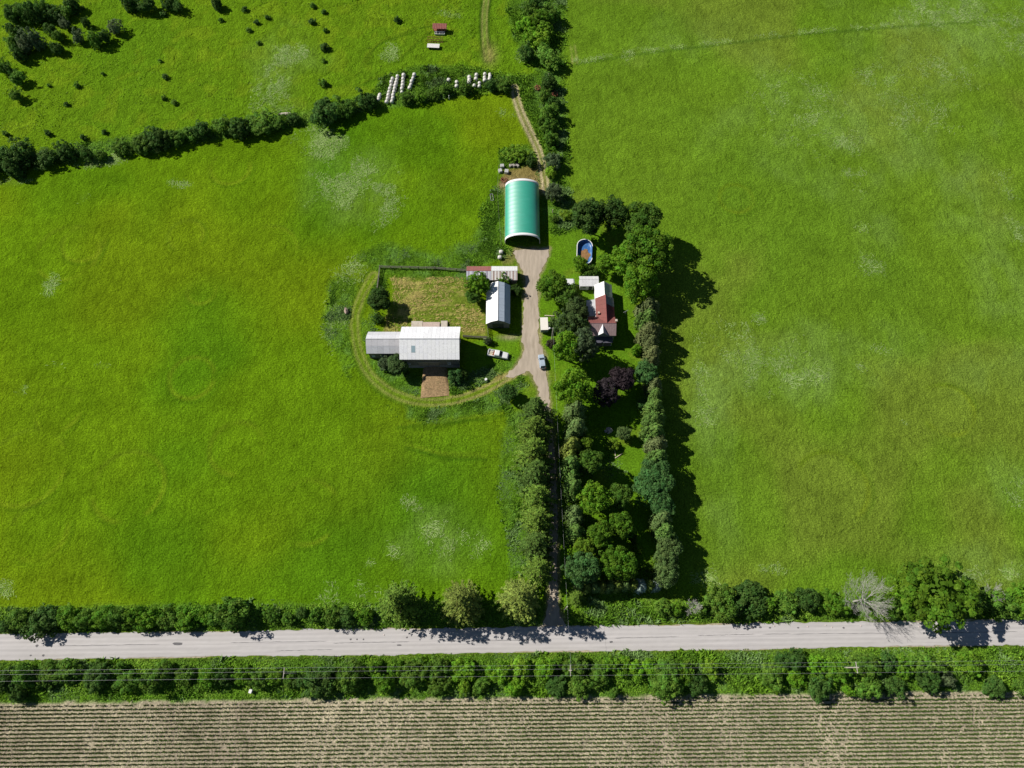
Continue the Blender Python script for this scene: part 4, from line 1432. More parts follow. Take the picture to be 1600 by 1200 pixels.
# --- hedgerow between road and corn
SH = [(8, 1065, 17, 'dark'), (30, 1085, 13, 'dark'), (40, 1056, 17, 'mid'), (73, 1054, 17, 'mid'), (104, 1049, 17, 'mid'), (145, 1057, 22, 'dark'), (189, 1043, 12, 'mid'), (200, 1064, 16, 'mid'), (232, 1062, 19, 'mid'),
      (256, 1047, 16, 'mid'), (287, 1056, 15, 'mid'), (324, 1057, 15, 'maple'), (351, 1060, 15, 'dark'), (380, 1056, 14, 'maple'), (404, 1063, 14, 'mid'), (428, 1056, 13, 'maple'), (452, 1066, 10, 'mid'), (500, 1064, 24, 'dark'),
      (532, 1052, 15, 'mid'), (551, 1060, 22, 'mid'), (584, 1042, 14, 'maple'), (601, 1068, 16, 'maple'), (618, 1042, 13, 'maple'), (648, 1050, 19, 'mid'), (685, 1042, 16, 'mid'), (687, 1070, 16, 'mid'), (723, 1048, 18, 'bright'),
      (726, 1073, 10, 'light'), (750, 1070, 12, 'mid'), (783, 1050, 19, 'bright'), (814, 1042, 15, 'light'), (804, 1074, 13, 'bright'), (851, 1045, 19, 'bright'), (878, 1032, 14, 'maple'), (898, 1040, 19, 'mid'), (874, 1073, 18, 'dark'),
      (905, 1074, 17, 'mid'), (936, 1056, 17, 'mid'), (952, 1036, 13, 'maple'), (973, 1040, 14, 'bright'), (993, 1043, 13, 'bright'), (1016, 1043, 14, 'bright'), (959, 1083, 8, 'mid'), (1042, 1063, 28, 'mid'), (1066, 1050, 18, 'maple'),
      (1089, 1068, 16, 'dark'), (1110, 1044, 13, 'light'), (1205, 1056, 19, 'mid'), (1241, 1030, 18, 'dark'), (1243, 1060, 13, 'bright'), (1280, 1077, 18, 'dark'), (1274, 1038, 15, 'bright'), (1307, 1045, 20, 'maple'),
      (1325, 1080, 9, 'bright'), (1355, 1038, 19, 'mid'), (1361, 1074, 18, 'mid'), (1388, 1034, 14, 'dark'), (1398, 1074, 15, 'dark'), (1413, 1045, 15, 'maple'), (1448, 1038, 20, 'mid'), (1452, 1066, 22, 'dark'), (1481, 1062, 11, 'grey'),
      (1516, 1037, 20, 'maple'), (1560, 1074, 18, 'dark'), (1597, 1072, 12, 'mid'), (1640, 1060, 20, 'mid'), (-30, 1060, 20, 'mid')]
SH.sort()
for i, (u, v, r, tone) in enumerate(SH):
    look = {'dark': 'dark green', 'mid': 'green', 'maple': 'mid green', 'bright': 'bright green', 'light': 'yellow green', 'grey': 'grey green'}[tone]
    plant(u, v, r, 1.8 + r * 0.13, 'bush', tone, '%s bush, %s, from the left in the hedgerow between road and corn' % (ordinal(i + 1), look), cat='bush', group='hedgerow between road and corn', gain=1.25)

# --- hedge across the north-west of the field
NWH = [(10, 246, 20, 'dark'), (36, 240, 22, 'dark'), (22, 262, 18, 'dark'), (70, 246, 16, 'dark'), (101, 238, 17, 'dark'), (136, 241, 9, 'dark'), (157, 241, 9, 'mid'), (189, 228, 14, 'mid'), (217, 223, 19, 'mid'), (245, 216, 21, 'dark'),
       (272, 213, 17, 'mid'), (294, 207, 10, 'mid'), (315, 202, 15, 'dark'), (350, 195, 15, 'mid'), (376, 199, 20, 'dark'), (406, 192, 19, 'mid'), (434, 190, 12, 'mid'), (458, 184, 9, 'dark'), (507, 174, 22, 'dark'), (538, 167, 17, 'mid'),
       (573, 156, 16, 'dark'), (636, 152, 10, 'mid'), (656, 150, 10, 'maple'), (677, 146, 9, 'mid'), (696, 141, 8, 'mid'), (726, 137, 12, 'mid'), (769, 130, 12, 'dark'), (787, 131, 13, 'mid'), (-20, 250, 22, 'dark')]
NWH.sort()
for i, (u, v, r, tone) in enumerate(NWH):
    plant(u, v, r, 2.0 + r * 0.16, 'bush', tone, '%s bush from the left in the hedge across the north field' % ordinal(i + 1), cat='bush', group='hedge across the north field', gain=1.2)

# --- hedge along the farm lane, north to south
LH = [(829, 12, 14, 'mid'), (846, 8, 14, 'dark'), (858, 22, 14, 'mid'), (843, 30, 15, 'maple'), (822, 34, 12, 'bright'), (853, 48, 15, 'light'), (832, 54, 13, 'bright'), (846, 62, 13, 'light'), (825, 81, 13, 'dark'), (859, 88, 20, 'mid'),
      (858, 128, 12, 'dark'), (852, 152, 11, 'mid'), (866, 158, 11, 'dark'), (858, 176, 14, 'mid'), (848, 188, 10, 'mid'), (862, 196, 15, 'mid'), (861, 216, 12, 'mid'), (858, 236, 11, 'maple'), (865, 252, 12, 'grey'), (858, 268, 8, 'light')]
for i, (u, v, r, tone) in enumerate(LH):
    plant(u, v, r, 2.2 + r * 0.2, 'bush', tone, '%s bush from the top edge in the hedge beside the farm lane' % ordinal(i + 1), cat='bush', group='hedge beside the farm lane', gain=1.3)

# --- scrub of the north-west pasture
SC = [(17, 20, 13, 'dark'), (30, 16, 12, 'mid'), (50, 18, 14, 'dark'), (66, 10, 13, 'mid'), (82, 18, 13, 'dark'), (98, 16, 11, 'mid'), (112, 4, 12, 'dark'), (24, 50, 11, 'dark'), (20, 66, 13, 'mid'), (36, 72, 13, 'grey'), (52, 62, 14, 'grey'),
      (27, 84, 12, 'dark'), (4, 104, 9, 'mid'), (12, 108, 8, 'dark'), (26, 120, 11, 'mid'), (24, 147, 9, 'mid'), (78, 46, 8, 'dark'), (89, 55, 8, 'mid'), (87, 73, 9, 'dark'), (101, 36, 8, 'grey'), (120, 58, 9, 'grey'), (133, 34, 7, 'dark'),
      (148, 62, 10, 'mid'), (162, 56, 9, 'dark'), (178, 42, 9, 'grey'), (230, 4, 14, 'dark'), (200, 0, 14, 'dark'), (262, 2, 11, 'dark'), (275, 8, 9, 'dark'), (338, 4, 9, 'dark')]
for i, (u, v, r, tone) in enumerate(SC):
    plant(u, v, r, 1.6 + r * 0.3, 'bush', tone, '%s scrub bush from the left in the top left corner of the pasture' % ordinal(i + 1), cat='bush', group='scrub bushes in the pasture corner', gain=1.3)
SD = [(257, 119, 5), (271, 159, 5), (256, 152, 4), (488, 33, 6), (504, 129, 7), (507, 73, 7), (506, 94, 4), (389, 46, 4), (400, 34, 5), (404, 66, 4), (382, 14, 5), (255, 21, 5), (273, 6, 6), (120, 132, 5), (76, 133, 3), (160, 115, 3), (104, 162, 4),
      (163, 206, 4), (130, 215, 5), (75, 208, 5), (8, 208, 5), (250, 94, 3), (488, 8, 5), (506, 18, 4), (620, 30, 6), (508, 47, 4), (418, 27, 4), (345, 30, 4)]
SD.sort()
for i, (u, v, r) in enumerate(SD):
    plant(u, v, r * 0.85, 0.6 + r * 0.16, 'shrub', 'dark' if i % 2 else 'mid', '%s small lone shrub from the left scattered over the upper left pasture' % ordinal(i + 1), cat='shrub', group='lone shrubs in the pasture', gain=1.35)


# --- leafless trees
def dead_tree(u, v, h, reach, label, seed, limbs=15):
    rr = random.Random(seed)
    x, y = G(u, v, h * 0.3)
    root = thing('dead_tree', label, 'dead tree', (x, y, 0))
    tr = MB()
    tr.tube((0, 0, -.05), (0, 0, h * .28), h * .022, h * .017, 8)
    tr.tube((0, 0, h * .28), (0.1, 0, h * .60), h * .017, h * .008, 7)
    tr.build('trunk', M_DEADWOOD, root)

    def shoot(mb, p, d, ln, r, k):
        n = 5 if k == 0 else 3
        q = p
        for s in range(n):
            d = (d + Vector((rr.uniform(-.14, .14), rr.uniform(-.14, .14), rr.uniform(-.05, .10)))).normalized()
            e = q + d * ln / n
            mb.tube(q, e, r * (1 - s / n * .8), r * (1 - (s + 1) / n * .8), 5 if k == 0 else 3, caps=False)
            q = e
            if k < 3 and (k > 0 or s > 0):
                for sg in (-1, 1):
                    side = d.cross(Vector((rr.uniform(-.4, .4), rr.uniform(-.4, .4), 1))).normalized() * sg
                    shoot(mb, q, (d * .85 + side * rr.uniform(.35, .75) + Vector((0, 0, rr.uniform(0, .3)))).normalized(), ln * rr.uniform(.30, .48), max(r * .45, .018), k + 1)
    for k in range(limbs):
        a = 2 * math.pi * k / limbs + rr.uniform(-.2, .2)
        t = rr.uniform(.18, .6)
        el = math.radians(rr.uniform(12, 62))
        mb = MB()
        shoot(mb, Vector((.1 * t, 0, h * t)), Vector((math.cos(a) * math.cos(el), math.sin(a) * math.cos(el), math.sin(el))), reach * rr.uniform(.7, 1.0), h * .008, 0)
        mb.build('limb', M_DEADWOOD, root)
    return root


dead_tree(1343, 938, 11.0, 5.2, 'bare pale grey dead tree in the hedge, branches spread like a star', 31, 16)
dead_tree(1080, 948, 4.2, 1.9, 'small bare grey bush in the hedge left of the large bushes', 8, 9)
dead_tree(1545, 928, 5.5, 2.4, 'small bare grey tree behind the large spreading roadside tree', 12, 9)

# ------------------------------------------------------------------ buildings
M_SHEET = mat('painted_roof_sheet', use_obj=True, rough=0.45, noise=0.06, scale=2.5, bump=0.12, bscale=6, dirt=(0.30, 0.29, 0.30), dirt_amt=0.38, dirt_scale=2.6, spec=0.35)
M_SHEET_CLEAN = mat('clean_roof_sheet', use_obj=True, rough=0.38, noise=0.03, scale=2, bump=0.05, bscale=5, spec=0.4)
M_SHINGLE = mat('asphalt_shingle', use_obj=True, rough=0.85, noise=0.14, scale=5, bump=0.3, bscale=14, dirt=(0.17, 0.10, 0.09), dirt_amt=0.3, dirt_scale=1.2)
M_BARNWALL = mat('weathered_boards', (0.17, 0.155, 0.145), 0.9, noise=0.3, scale=2, bump=0.4, boards=4.0, stretch=(3, 3, 0.3), dirt=(0.09, 0.08, 0.075), dirt_amt=0.6)
M_STONE = mat('field_stone', (0.33, 0.30, 0.27), 0.9, noise=0.4, scale=3, bump=0.8, bscale=4)
M_SIDING = mat('white_siding', (0.66, 0.66, 0.65), 0.6, noise=0.08, scale=2, bump=0.1)
M_GREYSIDING = mat('grey_siding', (0.32, 0.33, 0.35), 0.7, noise=0.12, scale=2, bump=0.2)
M_TRIM = mat('white_trim', (0.74, 0.74, 0.73), 0.5, noise=0.05, bump=0.0)
M_DARK = mat('dark_paint', (0.05, 0.055, 0.06), 0.6, noise=0.2, bump=0.1)
M_WOOD = mat('weathered_wood', (0.26, 0.22, 0.18), 0.9, noise=0.3, scale=6, bump=0.4, stretch=(1, 1, 1))
M_PALEWOOD = mat('pale_wood', (0.55, 0.48, 0.36), 0.85, noise=0.25, scale=5, bump=0.3)
M_CONC = mat('concrete', (0.50, 0.45, 0.38), 0.9, noise=0.15, scale=2, bump=0.3, dirt=(0.33, 0.27, 0.2), dirt_amt=0.6)
M_STEEL = mat('galvanised_steel', (0.42, 0.44, 0.46), 0.45, metal=0.6, noise=0.1, bump=0.0)
M_RUST = mat('rusty_steel', (0.24, 0.085, 0.05), 0.85, noise=0.4, scale=5, bump=0.4, dirt=(0.10, 0.05, 0.04), dirt_amt=0.7)
M_RUBBER = mat('tyre_rubber', (0.025, 0.025, 0.027), 0.85, noise=0.1, bump=0.1)
M_CHIMNEY = mat('chimney_brick', (0.36, 0.22, 0.17), 0.9, noise=0.3, scale=8, bump=0.5)


def glass_mat(name, col):
    m = bpy.data.materials.new(name)
    N, L = nodes_of(m)
    b = N['Principled BSDF']
    b.inputs['Base Color'].default_value = (*col, 1)
    b.inputs['Roughness'].default_value = 0.08
    b.inputs['Specular IOR Level'].default_value = 0.6
    n = N.new('ShaderNodeTexNoise')
    n.inputs['Scale'].default_value = 3
    r = N.new('ShaderNodeMapRange')
    r.inputs['To Min'].default_value = 0.05
    r.inputs['To Max'].default_value = 0.18
    L.new(n.outputs['Fac'], r.inputs['Value'])
    L.new(r.outputs[0], b.inputs['Roughness'])
    return m


M_GLASS = glass_mat('window_glass', (0.03, 0.04, 0.05))
M_SKYLIGHT = mat('skylight_panel', (0.30, 0.40, 0.44), 0.3, noise=0.05, bump=0.0)


def slope_sheets(parent, a, b, c, d, ncol, nrow, m, colour, t=0.04, lift=0.012, seed=0, var=0.05, name='roof_sheet', skip=(), colours=None):
    """roof plane a-b (eave) to d-c (ridge) laid with separate sheets that lap upward"""
    a, b, c, d = map(Vector, (a, b, c, d))
    rr = random.Random(seed)
    n = (b - a).cross(d - a).normalized()
    if n.z < 0:
        n = -n
    out = []
    for i in range(ncol):
        for j in range(nrow):
            if (i, j) in skip:
                continue
            u0, u1 = i / ncol, (i + 1) / ncol
            v0, v1 = max(0, j / nrow - (0.02 if j else 0)), (j + 1) / nrow
            gap = 0.011 / (b - a).length

            def P(u, v):
                return (a * (1 - u) + b * u) * (1 - v) + (d * (1 - u) + c * u) * v
            k = n * (lift * (j % 2) + rr.uniform(0, 0.012) + 0.006 * (i % 2))
            q = [P(u0 + gap, v0) + k, P(u1 - gap, v0) + k, P(u1 - gap, v1) + k, P(u0 + gap, v1) + k]
            mb = MB().slab(q, t)
            col = colours[i % len(colours)] if colours else colour
            g = rr.uniform(1 - var, 1 + var)
            o = mb.build(name, m, parent, color=tuple(min(0.85, x * g) for x in col))
            out.append(o)
    return out


def gable_box(parent, x0, x1, y0, y1, e, r, axis, m, name='wall', inset=0.35, z0=0.0):
    """four separate walls under a gable roof; ridge along axis"""
    x0, x1, y0, y1 = x0 + inset, x1 - inset, y0 + inset, y1 - inset
    t = 0.18
    ws = []
    if axis == 'x':
        s = (r - e) / ((y1 - y0) / 2 + inset)
        ee = e + s * inset - 0.06
        rm = r - 0.08
        ym = (y0 + y1) / 2
        ws.append(MB().box(x0 + t, x1 - t, y0, y0 + t, z0, ee - 0.02).build(name, m, parent))
        ws.append(MB().box(x0 + t, x1 - t, y1 - t, y1, z0, ee - 0.02).build(name, m, parent))
        prof = [(y0, z0), (y1, z0), (y1, ee - 0.02), (ym, rm), (y0, ee - 0.02)]
        ws.append(MB().extrude(prof, x0, x0 + t, 'x').build(name, m, parent))
        ws.append(MB().extrude(prof, x1 - t, x1, 'x').build(name, m, parent))
    else:
        s = (r - e) / ((x1 - x0) / 2 + inset)
        ee = e + s * inset - 0.06
        rm = r - 0.08
        xm = (x0 + x1) / 2
        ws.append(MB().box(x0, x0 + t, y0 + t, y1 - t, z0, ee - 0.02).build(name, m, parent))
        ws.append(MB().box(x1 - t, x1, y0 + t, y1 - t, z0, ee - 0.02).build(name, m, parent))
        prof = [(x0, z0), (x1, z0), (x1, ee - 0.02), (xm, rm), (x0, ee - 0.02)]
        ws.append(MB().extrude(prof, y0, y0 + t, 'y').build(name, m, parent))
        ws.append(MB().extrude(prof, y1 - t, y1, 'y').build(name, m, parent))
    return ws


def window_s(parent, x, y, z, w, h, face='s'):
    """window set on a wall: frame proud of the wall, pane and sill as sub-parts"""
    def bx(a0, a1, p0, p1, z0, z1):
        if face == 's':
            return MB().box(x + a0, x + a1, y - p1, y - p0, z + z0, z + z1)
        if face == 'n':
            return MB().box(x + a0, x + a1, y + p0, y + p1, z + z0, z + z1)
        if face == 'e':
            return MB().box(x + p0, x + p1, y + a0, y + a1, z + z0, z + z1)
        return MB().box(x - p1, x - p0, y + a0, y + a1, z + z0, z + z1)
    fr = MB()
    for a0, a1, z0, z1 in ((-w / 2, -w / 2 + .08, 0, h), (w / 2 - .08, w / 2, 0, h), (-w / 2 + .08, w / 2 - .08, 0, .08), (-w / 2 + .08, w / 2 - .08, h - .08, h), (-w / 2 + .08, w / 2 - .08, h / 2 - .03, h / 2 + .03)):
        q = bx(a0, a1, 0.0, 0.06, z0, z1)
        fr.add(q.v, q.f)
    f = fr.build('window', M_TRIM, parent)
    bx(-w / 2 + .08, w / 2 - .08, 0.004, 0.025, .08, h - .08).build('pane', M_GLASS, f)
    bx(-w / 2 - .06, w / 2 + .06, 0.0, 0.12, -.07, -.003).build('sill', M_TRIM, f)
    return f


def door_s(parent, x, y, z, w, h, m, face='s'):
    s = -1 if face == 's' else 1
    d = MB().box(x - w / 2, x + w / 2, min(y, y + s * .06), max(y, y + s * .06), z, z + h).build('door', m, parent)
    yy = y + s * .06
    MB().box(x + w * .36, x + w * .42, min(yy, yy + s * .05), max(yy, yy + s * .05), z + h * .45, z + h * .52).build('handle', M_STEEL, d)
    return d


# ---------- big barn
BX0, BX1, BY0, BY1, BE, BR = -29.25, -13.65, 75.05, 84.55, 6.2, 8.8
BYM = (BY0 + BY1) / 2
barn = thing('barn', 'large weathered barn with a pale metal gable roof and one skylight', 'barn')
gable_box(barn, BX0, BX1, BY0, BY1, BE, BR, 'x', M_BARNWALL, inset=0.4)
MB().box(BX0 + 0.36, BX1 - 0.36, BY0 + 0.33, BY0 + 0.40, 0, 1.5).build('foundation', M_STONE, barn)
roof = MB().tube((BX0, BYM, BR + 0.05), (BX1, BYM, BR + 0.05), 0.10, n=6).build('roof', M_SHEET, barn, color=(0.55, 0.55, 0.57))
WHITE = (0.85, 0.85, 0.87)
slope_sheets(roof, (BX0, BY0, BE), (BX1, BY0, BE), (BX1, BYM, BR), (BX0, BYM, BR), 15, 3, M_SHEET, WHITE, seed=1, var=0.045, skip=((3, 1),))
slope_sheets(roof, (BX1, BY1, BE), (BX0, BY1, BE), (BX0, BYM, BR), (BX1, BYM, BR), 15, 2, M_SHEET, (0.76, 0.76, 0.79), seed=2, var=0.06)
sx = (BX1 - BX0) / 15
sl = (BR - BE) / (BYM - BY0)
def barn_p(x, v, up=0.0):
    y = BY0 + (BYM - BY0) * v
    return (x, y, BE + (BR - BE) * v + up)
sk = MB().slab([barn_p(BX0 + sx * 3 + 0.02, 0.34, .03), barn_p(BX0 + sx * 4 - 0.02, 0.34, .03), barn_p(BX0 + sx * 4 - 0.02, 0.665, .03), barn_p(BX0 + sx * 3 + 0.02, 0.665, .03)], 0.05).build('skylight', M_SKYLIGHT, roof)
for s_ in (0, 1):
    xa = BX0 + 0.05 if s_ == 0 else BX1 - 0.17
    MB().slab([(xa, BY0, BE - .06), (xa + .12, BY0, BE - .06), (xa + .12, BYM, BR - .06), (xa, BYM, BR - .06)], 0.16).build('barge_board', M_BARNWALL, barn)
for xd in (-23.4, -20.6):
    d = MB().box(xd - 1.3, xd + 1.3, BY0 + 0.26, BY0 + 0.325, 0.95, 3.9).build('sliding_door', mat('barn_door', (0.22, 0.19, 0.17), 0.9, noise=0.3, bump=0.3, boards=4.0), barn)
    MB().box(xd - 0.04, xd + 0.04, BY0 + 0.20, BY0 + 0.258, 1.9, 2.3).build('handle', M_STEEL, d)
MB().box(-25.0, -19.0, BY0 + 0.22, BY0 + 0.30, 3.95, 4.07).build('door_track', M_STEEL, barn)
for xw in (-27.3, -16.6):
    window_s(barn, xw, BY0 + 0.395, 2.4, 0.8, 0.9)
window_s(barn, BX1 - 0.395, BYM, 4.6, 0.9, 1.1, face='e')
window_s(barn, BX1 - 0.395, BYM - 2.6, 1.8, 0.8, 0.9, face='e')
window_s(barn, BX1 - 0.395, BYM + 2.6, 1.8, 0.8, 0.9, face='e')

# ---------- low wing
WX0, WX1, WY0, WY1, WE, WR = -38.5, -29.3, 77.8, 84.2, 3.9, 6.2
WYM = (WY0 + WY1) / 2
wing = thing('barn_wing', 'lower pale roofed barn adjoining the left end of the large barn', 'barn')
gable_box(wing, WX0, WX1 + 0.3, WY0, WY1, WE, WR, 'x', M_BARNWALL, inset=0.35)
roof = MB().tube((WX0, WYM, WR + 0.03), (WX1 - 0.02, WYM, WR + 0.03), 0.08, n=6).build('roof', M_SHEET, wing, color=(0.5, 0.5, 0.5))
# broken slope: steeper skirt under a flatter top, both sides
ZB = WE + (WR - WE) * 0.60
YB0, YB1 = WY0 + (WYM - WY0) * 0.50, WY1 - (WY1 - WYM) * 0.50
GR = (0.62, 0.62, 0.65)
slope_sheets(roof, (WX0, WY0, WE), (WX1 - .02, WY0, WE), (WX1 - .02, YB0, ZB), (WX0, YB0, ZB), 6, 1, M_SHEET, GR, seed=3, var=0.08)
slope_sheets(roof, (WX0, YB0, ZB + .02), (WX1 - .02, YB0, ZB + .02), (WX1 - .02, WYM, WR), (WX0, WYM, WR), 6, 1, M_SHEET, (0.58, 0.57, 0.59), seed=4, var=0.08)
slope_sheets(roof, (WX1 - .02, WY1, WE), (WX0, WY1, WE), (WX0, YB1, ZB), (WX1 - .02, YB1, ZB), 6, 1, M_SHEET, (0.62, 0.62, 0.66), seed=5, var=0.05)
slope_sheets(roof, (WX1 - .02, YB1, ZB + .02), (WX0, YB1, ZB + .02), (WX0, WYM, WR), (WX1 - .02, WYM, WR), 6, 1, M_SHEET, (0.64, 0.64, 0.68), seed=6, var=0.05)
for xw in (-37, -34.6, -32.2):
    window_s(wing, xw, WY0 + 0.345, 1.4, 0.8, 0.8)

# ---------- concrete feed blocks behind the barn
for u0, u1, v0, v1, h, mm, lab in [(643, 660, 501.5, 511, 0.5, M_CONC, 'low tan concrete block wall left end behind the barn'), (661, 687, 503, 511, 0.9, mat('pinkish_concrete', (0.48, 0.38, 0.33), 0.9, noise=0.2, bump=0.3), 'pinkish flat concrete slab behind the middle of the barn'),
                                   (689, 699, 501, 511, 0.6, M_CONC, 'short tan concrete block right end behind the barn')]:
    x0, y1 = G(u0, v0, h)
    x1, y0 = G(u1, v1, h)
    y0 = 84.75
    o = MB().box(x0, x1, y0, max(y1, y0 + 1.0), -0.03, h).build('concrete_block', M_CONC if mm is M_CONC else mm, bevel=0.05)
    tag(o, lab, 'concrete block', 'concrete blocks behind the barn')

# ---------- white roofed shed
SX0, SX1, SY0, SY1, SE, SR = -7.05, -0.5, 86.95, 98.95, 3.0, 5.25
SXM = (SX0 + SX1) / 2
shed = thing('shed', 'white roofed shed standing beside the gravel driveway', 'shed')
xb0, xb1, zb = SX0 + 1.55, SX1 - 1.55, 4.45
prof = [(SX0 + .25, 0), (SX1 - .25, 0), (SX1 - .25, SE + .12), (xb1, zb - .10), (SXM, SR - .10), (xb0, zb - .10), (SX0 + .25, SE + .12)]
M_SHEDWALL = mat('shed_boards', (0.20, 0.195, 0.19), 0.85, noise=0.2, bump=0.3, boards=4.0)
MB().extrude(prof, SY0 + .3, SY0 + .45).build('wall', M_SHEDWALL, shed)
MB().extrude(prof, SY1 - .45, SY1 - .3).build('wall', M_SHEDWALL, shed)
MB().box(SX0 + .25, SX0 + .4, SY0 + .45, SY1 - .45, 0, SE + .1).build('wall', M_SHEDWALL, shed)
MB().box(SX1 - .4, SX1 - .25, SY0 + .45, SY1 - .45, 0, SE + .1).build('wall', M_SHEDWALL, shed)
roof = MB().tube((SXM, SY0, SR + .03), (SXM, SY1, SR + .03), 0.07).build('roof', M_SHEET_CLEAN, shed, color=(.7, .7, .7))
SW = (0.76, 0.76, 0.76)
SB = (0.52, 0.60, 0.70)  # same white roof on the east slopes, shade put into the bluish colour
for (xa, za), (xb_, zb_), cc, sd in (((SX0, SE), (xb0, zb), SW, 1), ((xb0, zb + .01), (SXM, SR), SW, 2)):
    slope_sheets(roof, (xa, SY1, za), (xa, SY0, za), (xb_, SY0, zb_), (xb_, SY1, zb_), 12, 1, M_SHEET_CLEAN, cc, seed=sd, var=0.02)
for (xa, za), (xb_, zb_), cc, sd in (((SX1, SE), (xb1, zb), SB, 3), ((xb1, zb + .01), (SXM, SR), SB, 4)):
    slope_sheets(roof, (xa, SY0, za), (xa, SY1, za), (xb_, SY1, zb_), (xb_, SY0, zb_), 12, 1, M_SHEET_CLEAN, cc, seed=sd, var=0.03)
d = MB().box(SXM - 1.5, SXM + 1.5, SY0 + .22, SY0 + .295, 0.05, 2.7).build('sliding_door', M_DARK, shed)
MB().box(SXM - .04, SXM + .04, SY0 + .17, SY0 + .218, 1.0, 1.4).build('handle', M_STEEL, d)
for yw in (89.5, 93, 96.5):
    window_s(shed, SX1 - .25, yw, 1.3, 0.9, 0.8, face='e')

# ---------- long low shed, rust red roof half and white half
LX0, LXM, LX1, LY0, LYM, LY1 = -12.7, -5.8, 1.5, 100.95, 103.4, 105.1
for x0, x1, topc, lab, sd, botc in ((LX0, LXM - .03, (0.30, 0.115, 0.10), 'left half of the long low shed, rust red roof', 1, [(0.50, 0.50, 0.58), (0.34, 0.31, 0.40), (0.62, 0.62, 0.66)]),
                                    (LXM + .03, LX1, (0.72, 0.72, 0.72), 'right half of the long low shed, white roof', 2, [(0.66, 0.64, 0.62), (0.36, 0.27, 0.24), (0.70, 0.68, 0.66), (0.48, 0.40, 0.37)])):
    ls = thing('low_shed', lab, 'shed', group='long low shed')
    e, r = 2.4, 3.3
    en = 2.9
    prof = [(LY0 + .25, 0), (LY1 - .25, 0), (LY1 - .25, en - .04), (LYM, r - .1), (LY0 + .25, e + .04)]
    MB().extrude(prof, x0 + .15, x0 + .3, 'x').build('wall', M_SHEDWALL, ls)
    MB().extrude(prof, x1 - .3, x1 - .15, 'x').build('wall', M_SHEDWALL, ls)
    MB().box(x0 + .3, x1 - .3, LY1 - .4, LY1 - .25, 0, en - .06).build('wall', M_SHEDWALL, ls)
    MB().box(x0 + .3, x1 - .3, LY0 + .25, LY0 + .4, 0, e).build('wall', M_SHEDWALL, ls)
    roof = MB().tube((x0, LYM, r + .02), (x1, LYM, r + .02), 0.06).build('roof', M_SHEET, ls, color=topc)
    n = 16
    slope_sheets(roof, (x0, LY0, e), (x1, LY0, e), (x1, LYM, r), (x0, LYM, r), n, 1, M_SHEET, None, seed=sd, var=0.07, colours=botc)
    slope_sheets(roof, (x1, LY1, en), (x0, LY1, en), (x0, LYM, r), (x1, LYM, r), n, 1, M_SHEET, topc, seed=sd + 5, var=0.12 if sd == 1 else 0.03)
    for k in range(2):
        door_s(ls, x0 + 1.8 + 3.2 * k, LY0 + .25, 0.05, 1.2, 2.0, M_DARK)

# ---------- arched fabric store
DX0, DX1, DY0, DY1 = -2.0, 8.0, 114.2, 133.7
DXM, DW, DH = (DX0 + DX1) / 2, 1.3, 3.4
M_GREEN = mat('green_fabric', (0.010, 0.33, 0.215), 0.48, noise=0.06, scale=0.6, bump=0.06, bscale=2, spec=1.0, dirt=(0.05, 0.40, 0.29), dirt_amt=0.5, dirt_scale=0.9, stretch=(0.4, 1.5, 0.4))
_b = M_GREEN.node_tree.nodes['Principled BSDF']
_b.inputs['IOR'].default_value = 1.7
_b.inputs['Coat Weight'].default_value = 0.6
_b.inputs['Coat Roughness'].default_value = 0.5
M_WHITEFAB = mat('white_fabric', (0.78, 0.78, 0.78), 0.5, noise=0.04, bump=0.05)


def arch(k, n, grow=0.0):
    a = math.pi * k / n
    return (DXM - math.cos(a) * ((DX1 - DX0) / 2 + grow), DW + math.sin(a) ** 0.92 * (DH + grow))


dome = thing('arched_store', 'open ended arched store with green fabric cover and white end bands', 'farm building')
NA, BAYS = 36, 13
by = (DY1 - DY0 - 1.6) / BAYS
for b in range(BAYS):
    mb = MB()
    y0 = DY0 + 0.8 + b * by
    ns = 4
    for s_ in range(ns + 1):
        t = s_ / ns
        sag = -0.014 * math.sin(math.pi * t)
        y = y0 + by * t
        mb.v.append((DX0 - 0.02 - sag * 0.6, y, 0.25))
        for k in range(NA + 1):
            x, z = arch(k, NA, sag)
            mb.v.append((x, y, z))
        mb.v.append((DX1 + 0.02 + sag * 0.6, y, 0.25))
    w = NA + 3
    for s_ in range(ns):
        for k in range(w - 1):
            o = s_ * w + k
            mb.f.append((o, o + 1, o + w + 1, o + w))
    mb.build('cover_panel', M_GREEN, dome, smooth=True)
for y0, y1 in ((DY0, DY0 + 0.8), (DY1 - 0.8, DY1)):
    mb = MB()
    for y in (y0, y1):
        mb.v.append((DX0 - 0.03, y, 0.2))
        for k in range(NA + 1):
            x, z = arch(k, NA, 0.03)
            mb.v.append((x, y, z))
        mb.v.append((DX1 + 0.03, y, 0.2))
    w = NA + 3
    for k in range(w - 1):
        mb.f.append((k, k + 1, k + w + 1, k + w))
    o = mb.build('end_band', M_WHITEFAB, dome, smooth=True)
    sm = o.modifiers.new('thick', 'SOLIDIFY')
    sm.thickness = 0.05
for b in range(BAYS + 1):
    mb = MB()
    y = DY0 + 0.8 + b * by
    last = (DX0 + .12, y, 0)
    for k in range(0, NA + 1, 3):
        x, z = arch(k, NA, -0.14)
        mb.tube(last, (x, y, z), 0.05, n=5, caps=False)
        last = (x, y, z)
    mb.tube(last, (DX1 - .12, y, 0), 0.05, n=5)
    mb.build('arch_rib', M_STEEL, dome)
mb = MB()
prof = [(DX0 + .1, 0.0)] + [(arch(k, NA, -0.2)[0], arch(k, NA, -0.2)[1]) for k in range(NA + 1)] + [(DX1 - .1, 0.0)]
mb.extrude(prof, DY1 - 0.6, DY1 - 0.5)
mb.build('end_wall', M_GREEN, dome)
